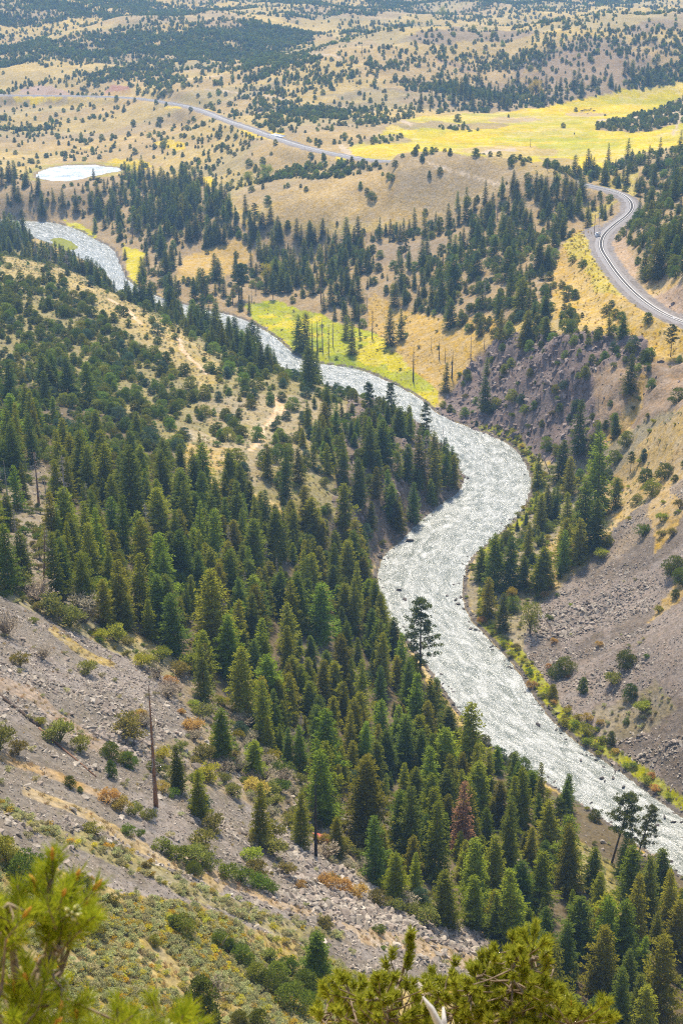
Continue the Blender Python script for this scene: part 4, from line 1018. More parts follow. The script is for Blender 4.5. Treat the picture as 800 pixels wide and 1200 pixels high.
# --- conifers placed one by one: base pixel, height in pixels, tone, label
HAND = [
 (548, 915, 100, 'fir', 0, 'big dark conifer standing highest against the white rapids'),
 (430, 988, 108, 'fir', 2, 'tall thick olive conifer left of the slender trees at the scree foot'),
 (481, 1010, 98, 'firdark', 1, 'slender grey green conifer with open lower trunk at the scree foot'),
 (508, 1030, 102, 'fir', 3, 'narrow ragged conifer just left of the rust red dead tree'),
 (463, 1056, 66, 'firyel', 2, 'bright green young conifer at the very toe of the scree'),
 (521, 1084, 74, 'fir', 2, 'broad conifer standing alone at the scree toe above the pines'),
 (555, 1060, 88, 'fir', 0, 'large conifer pair member on the slope right of the scree toe'),
 (577, 1048, 78, 'fir', 4, 'yellowish conifer touching the big one right of the scree toe'),
 (548, 985, 72, 'fir', 1, 'conifer directly in front of the rust red dead tree'),
 (352, 990, 68, 'firyel', 1, 'yellow green conical tree between snag and charred trunk'),
 (305, 985, 75, 'firyel', 3, 'slim bright green conifer in the brush right of the snag'),
 (377, 962, 92, 'fir', 0, 'dark conifer rising behind the charred trunk'),
 (253, 766, 104, 'fir', 2, 'giant conifer overtopping the forest above the scree corner'),
 (240, 820, 70, 'firdark', 1, 'dark conifer at the scree corner where brush begins'),
 (100, 712, 68, 'fir', 0, 'conifer standing behind the pale bushes at the scree top'),
 (125, 732, 56, 'firyel', 2, 'round topped young conifer beside the yellow bushes'),
 (75, 690, 62, 'firdark', 4, 'dark conifer left of the pale bushes at the scree top'),
 (12, 692, 80, 'firdark', 0, 'blackish conifer clump tree at the top edge of the scree'),
 (28, 682, 62, 'firdark', 2, 'dark conifer leaning out from the clump at the scree top'),
 (97, 572, 68, 'firdark', 0, 'dark conical tree on the upper forest slope above the snags'),
 (155, 612, 92, 'firdark', 4, 'tallest dark conifer right of the grey snags'),
 (21, 596, 52, 'fir', 1, 'conifer beside the pale leaning snag on the forest edge'),
 (314, 560, 40, 'fir', 0, 'lone conifer in the clearing below the dirt trail'),
 (335, 583, 56, 'firdark', 3, 'tall dark conifer at the lower edge of the trail clearing'),
 (350, 566, 42, 'fir', 0, 'conifer behind the tall one at the trail clearing'),
 (676, 532, 64, 'firdark', 1, 'dark straight conifer highest on the far bank under the rocks'),
 (697, 552, 56, 'firdark', 3, 'upper tall conifer of the far bank grove'),
 (699, 606, 100, 'fir', 1, 'towering conifer in the centre of the far bank grove'),
 (682, 642, 80, 'firdark', 0, 'dark conifer at the lower edge of the far bank grove'),
 (695, 645, 62, 'firdark', 2, 'broad dark conifer touching the talus edge'),
 (720, 597, 38, 'firdark', 0, 'short dark conifer right of the far bank grove on rubble'),
 (665, 580, 46, 'fir', 0, 'conifer on the left flank of the far bank grove'),
 (640, 612, 46, 'firdark', 1, 'dark riverside conifer beside the leaning dead pole'),
 (632, 620, 42, 'fir', 4, 'conifer nearest the green river strip at the wide bend'),
 (650, 608, 38, 'firdark', 3, 'small conifer behind the riverside pair'),
 (578, 690, 66, 'fir', 4, 'fluffy conifer on the bank point opposite the rock wall'),
 (596, 690, 64, 'firdark', 0, 'dark conifer behind the fluffy one on the bank point'),
 (570, 722, 48, 'fir', 0, 'conifer standing over the shore boulders on the bank point'),
 (588, 738, 46, 'firdark', 0, 'dark conifer below the yellow cottonwood on the far bank'),
 (612, 690, 40, 'fir', 2, 'short conifer in the mixed brush on the bank point'),
 (209, 926, 56, 'firdark', 3, 'dark pointed conifer just right of the brown snag'),
 (233, 956, 57, 'firyel', 3, 'green pointed conifer over a blue juniper right of the snag'),
 (369, 1150, 68, 'firdark', 2, 'solitary spruce where scree meets the sage slope'),
 (661, 1030, 84, 'fir', 0, 'tall conifer left of the grassy hump'),
 (640, 1000, 70, 'fir', 4, 'conifer up the slope from the grassy hump'),
 (663, 948, 46, 'firdark', 0, 'conifer on the near bank crossing the silver water'),
 (600, 935, 60, 'firdark', 0, 'dark conifer at the river edge by the big rapid'),
 (620, 940, 40, 'fir', 2, 'round conifer at the river edge left of the hump'),
 (692, 1045, 60, 'fir', 4, 'full conifer below the leaning pines'),
 (740, 1110, 95, 'fir', 3, 'tall slim conifer on the dark slope below the bend'),
 (755, 1080, 90, 'firdark', 1, 'dark tall conifer below the right hand pine of the bend'),
 (770, 1190, 110, 'fir', 0, 'large conifer at the bottom corner of the slope'),
 (640, 1180, 100, 'fir', 2, 'large conifer rising right behind the foreground pines'),
 (700, 1170, 100, 'fir', 4, 'yellowish conifer over bare soil on the corner slope'),
 (98, 1040, 1, None, 0, ''),
 (412, 415, 38, 'firdark', 1, 'dark conifer standing alone in the green riverside meadow'),
 (405, 398, 28, 'fir', 0, 'conifer behind the lone one in the riverside meadow'),
 (457, 405, 42, 'firdark', 0, 'dark conifer at the foot of the golden burnt slope'),
 (470, 398, 34, 'firdark', 3, 'slim conifer on the golden burnt slope'),
 (358, 412, 44, 'fir', 0, 'conifer clump tree at the meadow bend'),
 (350, 410, 40, 'fir', 4, 'bushy conifer at the water side of the meadow clump'),
 (239, 350, 34, 'firdark', 0, 'pointed dark conifer in the riverside grove'),
 (228, 352, 26, 'firdark', 2, 'dark broad conifer in the riverside grove'),
 (110, 210, 12, 'firdark', 0, 'dark conifer near the pond'),
 (788, 205, 32, 'firdark', 1, 'tall dark conifer on the wooded hill skyline by the meadow'),
 (712, 192, 22, 'firdark', 3, 'first pointed conifer at the meadow edge above the curve'),
 (734, 190, 26, 'firdark', 1, 'second pointed conifer at the meadow edge above the curve'),
 (759, 196, 24, 'firdark', 3, 'third pointed conifer at the meadow edge above the curve'),
 (545, 258, 36, 'firdark', 3, 'spire shaped conifer against the base of the tan knoll'),
]
PINES = [
 (492, 800, 100, 0, 'lone tall open pine crossing the silver river'),
 (499, 518, 44, 3, 'fan shaped pine on the tip of the rocky spur'),
 (433, 494, 44, 1, 'left of two pines against the upper river on the spur'),
 (458, 494, 44, 0, 'right of two pines against the upper river on the spur'),
 (716, 1012, 92, 2, 'leaning flat topped pine at the lower river bend'),
 (746, 1004, 68, 0, 'open pine against the white water right of the leaning pine'),
 (785, 418, 36, 2, 'wide pine on the slope just below the railway'),
 (738, 553, 24, 2, 'small flat topped pine on the golden talus grass'),
 (284, 350, 38, 1, 'tall bare stemmed pine left in the riverside pair'),
 (280, 352, 40, 2, 'tall bare stemmed pine beside its twin near the meadow'),
 (210, 352, 22, 1, 'small open pine on the pale flat by the river'),
 (299, 262, 22, 2, 'open pine at the left foot of the tan knoll'),
 (320, 350, 26, 1, 'bare stemmed pine under the yellow aspen'),
 (27, 272, 24, 1, 'dark pine hanging over the head of the upstream reach'),
 (557, 300, 34, 0, 'big spreading pine on the hillside under the tree belt'),
 (475, 298, 26, 3, 'round crowned pine above the pink soil bank'),
 (650, 995, 66, 0, 'open pine on the slope beside the grassy hump'),
 (598, 925, 44, 1, 'thin pine against the rapids beside the dark conifer'),
]
SNAGS = [
 (183, 945, 152, 'brown', 0, .75, 'tall brown dead snag standing in the scree brush'),
 (370, 1003, 104, 'black', 3, .8, 'charred black dead trunk beside the red wreck'),
 (46, 592, 62, 'brown', 0, 1, 'pale brown dead tree highest on the forest edge'),
 (57, 612, 54, 'grey', 1, 1, 'thin grey dead tree below the pale brown one'),
 (78, 602, 68, 'grey', 0, 1, 'bushy grey dead tree on the upper forest slope'),
 (10, 590, 50, 'grey', 3, 1, 'thin bare dead pole at the far edge of the forest'),
 (103, 612, 46, 'grey', 2, .9, 'grey dead tree in front of a dark conifer'),
 (133, 628, 44, 'grey', 4, 1, 'wide grey dead tree with dense fine branches'),
 (142, 632, 40, 'grey', 4, 1, 'second wide grey dead tree beside the densest one'),
 (174, 640, 50, 'grey', 2, 1, 'grey dead tree below the tallest dark conifer'),
 (185, 625, 36, 'grey', 0, 1, 'small grey dead tree farther into the forest'),
 (52, 680, 62, 'brown', 1, 1, 'leaning brown dead trunk behind the pale bushes'),
 (37, 675, 42, 'grey', 3, 1, 'short dead pole beside the leaning brown trunk'),
 (21, 640, 44, 'grey', 2, .9, 'grey dead tree over the small rock chute'),
 (58, 655, 40, 'grey', 4, .9, 'tangled dead tree over the small rock chute'),
 (260, 680, 40, 'grey', 2, .8, 'grey dead tree buried in the middle forest'),
 (288, 712, 44, 'grey', 2, .8, 'grey dead tree right of the giant conifer'),
 (352, 865, 32, 'grey', 4, .9, 'grey dead shrubby tree at the forest foot'),
 (566, 985, 36, 'grey', 4, .9, 'grey dead tree right of the rust red one'),
 (521, 528, 30, 'brown', 1, .7, 'dead tree leaning over the river at the spur tip'),
 (484, 447, 42, 'black', 3, .9, 'burnt pole nearest the river on the golden slope'),
 (514, 421, 24, 'black', 3, 1, 'burnt pole high on the golden slope'),
 (529, 443, 32, 'black', 3, 1.2, 'dark burnt trunk on the golden slope by the rock face'),
 (551, 420, 28, 'grey', 1, .8, 'grey burnt pole at the upper golden slope'),
 (567, 409, 20, 'grey', 3, .8, 'short grey burnt pole at the upper golden slope'),
 (521, 424, 18, 'black', 3, .9, 'short burnt pole between two taller ones'),
 (505, 410, 20, 'grey', 1, .8, 'grey burnt pole at the golden slope crest'),
 (421, 392, 34, 'black', 1, .9, 'burnt tree behind the riverside meadow'),
 (436, 397, 32, 'black', 0, .8, 'branchy burnt tree at the meadow edge'),
 (372, 413, 36, 'black', 3, 1, 'first burnt trunk in the meadow stand'),
 (378, 412, 40, 'grey', 1, .8, 'second burnt trunk in the meadow stand'),
 (385, 416, 34, 'black', 0, .7, 'branchy burnt trunk in the meadow stand'),
 (390, 405, 32, 'grey', 0, .7, 'grey burnt trunk farther back in the meadow stand'),
 (366, 414, 36, 'black', 3, 1, 'burnt trunk closest to the water in the meadow stand'),
 (376, 355, 30, 'brown', 3, 1, 'brown dead trunk under the hillside pines'),
 (146, 334, 16, 'grey', 3, 1, 'leftmost dead pole in the yellow river grass'),
 (150, 336, 18, 'grey', 3, 1, 'rightmost dead pole in the yellow river grass'),
 (148, 326, 14, 'grey', 3, 1, 'farthest dead pole in the yellow river grass'),
 (273, 357, 22, 'brown', 3, 1, 'short dead stem beside the twin riverside pines'),
 (700, 480, 22, 'grey', 1, .7, 'small dead tree on the dark rock face'),
]
KS = 18.0
def hand_tree(px, py, hpx, protoH):
    x, y, z, t = cast(px, py)
    dep = proj(np.array([x]), np.array([y]), np.array([z]))[2][0]
    h = hpx * dep / F / .93
    return x, y, z, h / protoH, h
ntr = 0
for px, py, hpx, tone, k_, lab in HAND:
    if tone is None: continue
    x, y, z, s, h = hand_tree(px, py, hpx, 16.)
    fat = {'fir': 1.06, 'firdark': 1.0, 'firyel': 1.02}[tone] * (1.0 if h > 10 else 1.25)
    plant('conifer_tree', 'tree', CON[tone][k_ % len(CON[tone])], x, y, z, s, random.uniform(0, 6.28), lab, None, sxy=s * fat * 1.08, sink=.1)
    TAKEN.append((x, y, 3.6 * s * 1.5 + 1.0)); ntr += 1
for px, py, hpx, k_, lab in PINES:
    x, y, z, s, h = hand_tree(px, py, hpx, 18.)
    tl = (0.0, .16) if 'leaning' in lab else (0, 0)
    plant('pine_tree', 'tree', pb[k_], x, y, z, s, random.uniform(0, 6.28) if not tl[1] else 0, lab, None, sink=.1, tilt=tl, sxy=s * 1.05)
    TAKEN.append((x, y, 5.5))
for px, py, hpx, c_, k_, fw, lab in SNAGS:
    x, y, z, s, h = hand_tree(px, py, hpx, 15.)
    pr = {'brown': DEADBR, 'grey': DEAD, 'black': DEADBK}[c_][k_]
    tl = (0, 0)
    if 'leaning' in lab: tl = (0, -.12 if 'brown dead trunk' in lab else .1)
    plant('dead_tree', 'dead tree', pr, x, y, z, s, random.uniform(0, 6.28), lab, None, names=('trunk', 'crown'), sxy=s * 1.25 * fw, tilt=tl)
    TAKEN.append((x, y, 9.0 if px < 200 and py < 700 else 2.0))
x, y, z, s, h = hand_tree(539, 1000, 92, 16.)
plant('dead_tree', 'dead tree', DEADRT, x, y, z, s, 1.0, 'rust red dead conifer still holding its needles', None); TAKEN.append((x, y, 5))
# fallen pole leaning over the far bank
# --- scattered conifers
def size_label(kind, h, lo, hi, tone, px, py):
    sz = 'small' if h < lo else ('tall' if h > hi else 'medium')
    return sz, f'{sz} {tone} {kind} {where(px, py)}'
x, y, z = scatter('conif')
o_ = RS.permutation(len(x)); x, y, z = x[o_], y[o_], z[o_]
hh = np.where(RS.random(len(x)) < .30, RS.uniform(4.5, 10, len(x)), RS.uniform(9.5, 19.5, len(x)))
hh *= np.where(np.hypot(x, y) > 800, .86, 1.0)
kp_ = thin(x, y, hh * .17 + .6, TAKEN); x, y, z, hh = x[kp_], y[kp_], z[kp_], hh[kp_]
def over_water(x, y, z, h):      # a tree that would stand in front of the open water the photograph shows
    out = np.zeros(len(x), bool)
    for f in (.35, .7, 1.0):
        qx, qy, _ = proj(x, y, z + h * f)
        for W_ in WATER: out |= inpoly(qx, qy, W_)
    return out
WATER = [[(35, 260), (60, 257), (95, 264), (138, 288), (150, 322), (138, 328), (118, 306), (75, 286), (35, 272)], [(46, 212), (48, 198), (72, 192), (100, 190), (140, 195), (138, 204), (110, 207), (85, 213)],
         [(284, 374), (325, 392), (350, 421), (420, 431), (470, 452), (515, 487), (600, 520), (622, 560), (600, 612), (548, 655), (541, 700), (570, 746), (640, 838), (720, 899), (800, 958), (800, 995), (745, 985), (690, 930), (640, 895), (580, 862), (525, 815), (490, 745), (452, 712), (446, 660), (500, 612), (548, 562), (530, 520), (500, 487), (470, 468), (400, 448), (345, 428), (305, 396)]]
kp_ = ~over_water(x, y, z, hh); x, y, z, hh = x[kp_], y[kp_], z[kp_], hh[kp_]
for a, b, c in zip(x, y, hh): TAKEN.append((a, b, c * .2 + .6))
vis, px, py, dp = visible(x, y, z, hh)
appar = hh * F / dp * vis
order = np.argsort(-appar)
tone = RS.choice(3, len(x), p=[.66, .22, .12]); tone[np.hypot(x, y) > 560] = np.where(RS.random((np.hypot(x, y) > 560).sum()) < .75, 1, 0)
shape = RS.integers(0, 5, len(x)); rz = RS.uniform(0, 6.28, len(x))
nI = 212
pick_ = order[:nI]
TN = ['fir', 'firdark', 'firyel']; TW = ['olive green', 'dark green', 'yellow green']
for k_ in pick_:
    sh = shape[k_] % len(CON[TN[tone[k_]]]); s = hh[k_] / 16
    sz, lab = size_label('narrow conifer' if sh in (1, 3) else 'broad conifer', hh[k_], 9.5, 14.5, TW[tone[k_]], px[k_], py[k_])
    plant('conifer_tree', 'tree', CON[TN[tone[k_]]][sh], x[k_], y[k_], z[k_], s, rz[k_], lab, 'conifers ' + where(px[k_], py[k_]), sxy=s * RS.uniform(.85, 1.35) * (1 if hh[k_] > 9 else 1.15), sink=.1, tilt=(RS.normal() * .025, RS.normal() * .025))
rest = np.setdiff1d(np.arange(len(x)), pick_)
lib = library('forest_conifer', [joined('forest_conifer', [p['trunk'], p['crown']]) for tn in TN for p in CON[tn][:4]] + [joined('forest_dead', [p['trunk'], p['crown']]) for p in (DEAD[0], DEAD[2], DEADBR[4])])
s = hh[rest] / 16; sx = s * RS.uniform(.95, 1.45, len(s)); isd = RS.random(len(s)) < .035
scatter_stuff('conifer_forest', 'dark conifer forest filling the slopes beyond the separate nearer conifers', 'forest', np.c_[x[rest], y[rest], z[rest] - .1], np.c_[RS.normal(size=len(s)) * .03, RS.normal(size=len(s)) * .03, rz[rest]],
              np.c_[sx, sx, s], np.where(isd, 12 + shape[rest] % 3, tone[rest] * 4 + shape[rest] % 4), lib)
print('conifers', len(x), round(time.time() - T0, 1))
# --- junipers
HJ = [  # px, py, height px, tone, label
 (733, 522, 17, 'jun', 'round juniper highest on the rubble beside the talus grass'), (753, 540, 15, 'junblue', 'conical blue green juniper right of the small pine'), (719, 543, 16, 'jundark', 'juniper left of the small pine on the rubble'),
 (763, 580, 20, 'jun', 'large olive juniper in the talus bush line'), (756, 566, 17, 'jundark', 'dark juniper above the large olive one on the talus'), (712, 562, 12, 'junblue', 'small blue juniper on the rubble by the grove'),
 (746, 590, 12, 'jun', 'juniper on the golden strip under the grove'), (790, 564, 8, 'jundark', 'tiny dark juniper beside the talus outcrop'), (778, 560, 18, 'jundark', 'dark juniper against the talus outcrop'),
 (788, 672, 22, 'jundark', 'dark juniper at the talus outcrop edge'), (797, 682, 18, 'jundark', 'second juniper at the frame side of the talus outcrop'), (790, 700, 10, 'junyel', 'small green juniper under the talus outcrop'),
 (662, 788, 20, 'jun', 'olive juniper in the pair on the lower talus'), (650, 793, 16, 'jundark', 'darker juniper in the pair on the lower talus'), (682, 811, 19, 'jundark', 'conical dark juniper alone on the lower talus'),
 (647, 819, 19, 'jun', 'upright juniper between shore willows and lower talus'), (733, 780, 20, 'junyel', 'rich green juniper high on the lower talus'), (738, 817, 17, 'junyel', 'yellow green juniper on the right of the lower talus'),
 (715, 872, 17, 'jundark', 'small pointed juniper above the shore willows'), (733, 848, 7, 'jundark', 'tiny juniper on the talus below the yellow bush'),
 (678, 652, 11, 'junblue', 'small round juniper under the far bank grove'), (710, 640, 14, 'jun', 'olive juniper on the upper talus edge'),
 (205, 1088, 18, 'jun', 'left juniper of the pair on the upper sage edge'), (215, 1095, 27, 'jun', 'taller juniper of the pair on the upper sage edge'), (182, 1108, 14, 'jun', 'small juniper alone on the sage slope'),
 (237, 1200, 66, 'jundark', 'dark pointed juniper standing on the lower sage slope'), (258, 1108, 20, 'junyel', 'juniper beside the grey stick on the scree edge'), (270, 1114, 16, 'junyel', 'low juniper below the grey stick'),
 (283, 1127, 24, 'jun', 'third juniper down the hedge row on the sage slope'), (300, 1152, 26, 'jun', 'juniper in the middle of the hedge row'), (315, 1160, 26, 'junyel', 'bright juniper in the middle of the hedge row'),
 (325, 1150, 26, 'jun', 'upper juniper in the hedge row by the spruce'), (345, 1186, 40, 'jun', 'largest juniper in the hedge row'), (357, 1165, 32, 'jundark', 'dark juniper in the hedge row beside the spruce'),
 (363, 1182, 22, 'junyel', 'small juniper at the low end of the hedge row'), (337, 1140, 22, 'junyel', 'juniper touching the spruce on the scree edge'),
 (280, 1200, 18, 'jun', 'low juniper at the bottom of the sage slope'), (303, 1206, 26, 'jundark', 'dark low juniper at the bottom of the sage slope'),
 (8, 1012, 34, 'jun', 'leftmost dark juniper at the sage slope top'), (34, 1034, 42, 'jundark', 'grey stemmed juniper at the sage slope top'), (99, 1040, 18, 'jundark', 'small dark shrub juniper at the scree edge'),
 (227, 1025, 18, 'junyel', 'tiny bright juniper alone on the scree streak'), (82, 922, 14, 'junyel', 'tiny green sapling alone on the lower scree'), (94, 928, 7, 'junyel', 'tiniest sapling on the lower scree'),
 (235, 952, 26, 'junblue', 'blue green round juniper right of the brown snag'), (282, 862, 18, 'junblue', 'small blue juniper on the rubble above the brush'), (129, 888, 20, 'junyel', 'bright little juniper left of the snag'),
 (152, 898, 18, 'junyel', 'bright little juniper close to the snag foot'), (131, 910, 22, 'junyel', 'small upright juniper by the end of the log'), (491, 1060, 22, 'junblue', 'round blue juniper between the two young conifers'),
 (575, 1095, 22, 'junblue', 'blue juniper on the rubble toe above the pines'), (584, 1098, 26, 'fir', 'yellow green juniper beside the blue one at the rubble toe'),
 (298, 855, 20, 'junblue', 'blue spreading juniper at the forest foot'), (84, 495, 1, None, ''),
 (88, 472, 13, 'junblue', 'silvery blue juniper on the bench below the tree belt'), (185, 460, 14, 'junyel', 'pale yellow green juniper at the bench edge'), (343, 480, 15, 'jun', 'flat topped juniper beside the dirt trail'),
 (326, 533, 13, 'jun', 'round juniper right of the trail fork'), (308, 548, 14, 'jun', 'juniper at the low end of the trail'), (278, 547, 22, 'jun', 'large juniper in the trail clearing'), (285, 556, 15, 'junblue', 'small juniper below the large one in the clearing'),
 (284, 512, 13, 'jun', 'round dark juniper left of the trail'), (322, 505, 11, 'junblue', 'dark oval juniper right of the trail'), (758, 378, 12, 'jundark', 'dome shaped dark juniper beside the railway'), (728, 374, 9, 'jundark', 'dark juniper left of the dome shaped one by the railway'),
 (710, 368, 11, 'jundark', 'juniper at the end of the row beside the railway'), (720, 372, 10, 'jundark', 'middle juniper of the row beside the railway'), (682, 314, 10, 'jundark', 'dark juniper in the yellow brush by the railway'), (670, 308, 9, 'jun', 'juniper at the rim of the golden bank'),
 (459, 212, 8, 'jundark', 'larger juniper on the tan knoll crest'), (503, 208, 8, 'jundark', 'upright juniper on the tan knoll'), (515, 203, 7, 'jundark', 'juniper near the knoll dirt road'), (557, 183, 9, 'jundark', 'dark juniper by the meadow dirt road'), (536, 143, 9, 'jundark', 'round dark juniper alone in the meadow'),
 (292, 194, 8, 'jundark', 'round juniper on the flats before the cottonwoods'), (308, 191, 7, 'jundark', 'second juniper on the flats before the cottonwoods'), (275, 183, 5, 'jundark', 'small juniper on the flats above the cottonwoods'),
]
for px_, py_, hpx, tn, lab in HJ:
    if tn is None: continue
    if tn == 'fir': tn = 'junyel'
    x1, y1, z1, s, h = hand_tree(px_, py_, hpx, 5.)
    tall = 'pointed' in lab or 'upright' in lab or 'conical' in lab
    pr = JUN[tn][2] if tall else JUN[tn][random.choice([0, 1]) if tn != 'junblue' else random.choice([0, 1])]
    plant('juniper_tree', 'juniper', pr, x1, y1, z1, s, random.uniform(0, 6.28), lab, None, sxy=s * (.75 if tall else 1.1), sink=.3 * s)
    TAKEN.append((x1, y1, 4 * s + .5))
x, y, z = scatter('jun'); x2, y2, z2 = scatter('farj', 2.9)
x = np.r_[x, x2]; y = np.r_[y, y2]; z = np.r_[z, z2]
o_ = RS.permutation(len(x)); x, y, z = x[o_], y[o_], z[o_]
hh = RS.uniform(2.4, 6.2, len(x)) * np.where(RS.random(len(x)) < .25, .6, 1) * np.where(np.hypot(x, y) > 1000, .78, 1)
kp_ = thin(x, y, hh * .5, TAKEN); x, y, z, hh = x[kp_], y[kp_], z[kp_], hh[kp_]
kp_ = ~over_water(x, y, z, hh); x, y, z, hh = x[kp_], y[kp_], z[kp_], hh[kp_]
vis, px, py, dp = visible(x, y, z, hh)
appar = hh * F / dp * vis; order = np.argsort(-appar); pick_ = order[:228]
tone = RS.choice(4, len(x), p=[.56, .13, .17, .14]); far_ = np.hypot(x, y) > 650; tone[far_] = RS.choice(4, far_.sum(), p=[.35, .1, .55, 0.0])
shape = RS.integers(0, 5, len(x)); rz = RS.uniform(0, 6.28, len(x))
JN = ['jun', 'junblue', 'jundark', 'junyel']; JW = ['olive green', 'blue green', 'dark green', 'bright green']
for k_ in pick_:
    jl = JUN[JN[tone[k_]]]; s = hh[k_] / 5
    sz, lab = size_label('juniper', hh[k_], 3.4, 4.9, JW[tone[k_]], px[k_], py[k_])
    plant('juniper_tree', 'juniper', jl[shape[k_] % len(jl)], x[k_], y[k_], z[k_], s, rz[k_], lab, 'junipers ' + where(px[k_], py[k_]), sxy=s * RS.uniform(.9, 1.2), sink=.3 * s)
rest = np.setdiff1d(np.arange(len(x)), pick_)
ml = []; offs = []
for tn in JN:
    offs.append(len(ml)); ml += [joined('woods_juniper', [p['trunk'], p['crown']]) for p in JUN[tn][:3]]
lib = library('woods_juniper', ml); s = hh[rest] / 5
sx = s * RS.uniform(.85, 1.2, len(s)); 
scatter_stuff('juniper_woods', 'scattered dark junipers covering the farther hills and valley floor', 'woodland', np.c_[x[rest], y[rest], z[rest] - .3 * s], np.c_[0 * s, 0 * s, rz[rest]], np.c_[sx, sx, s],
              np.array(offs)[tone[rest]] + shape[rest] % 3, lib)
print('junipers', len(x), round(time.time() - T0, 1))

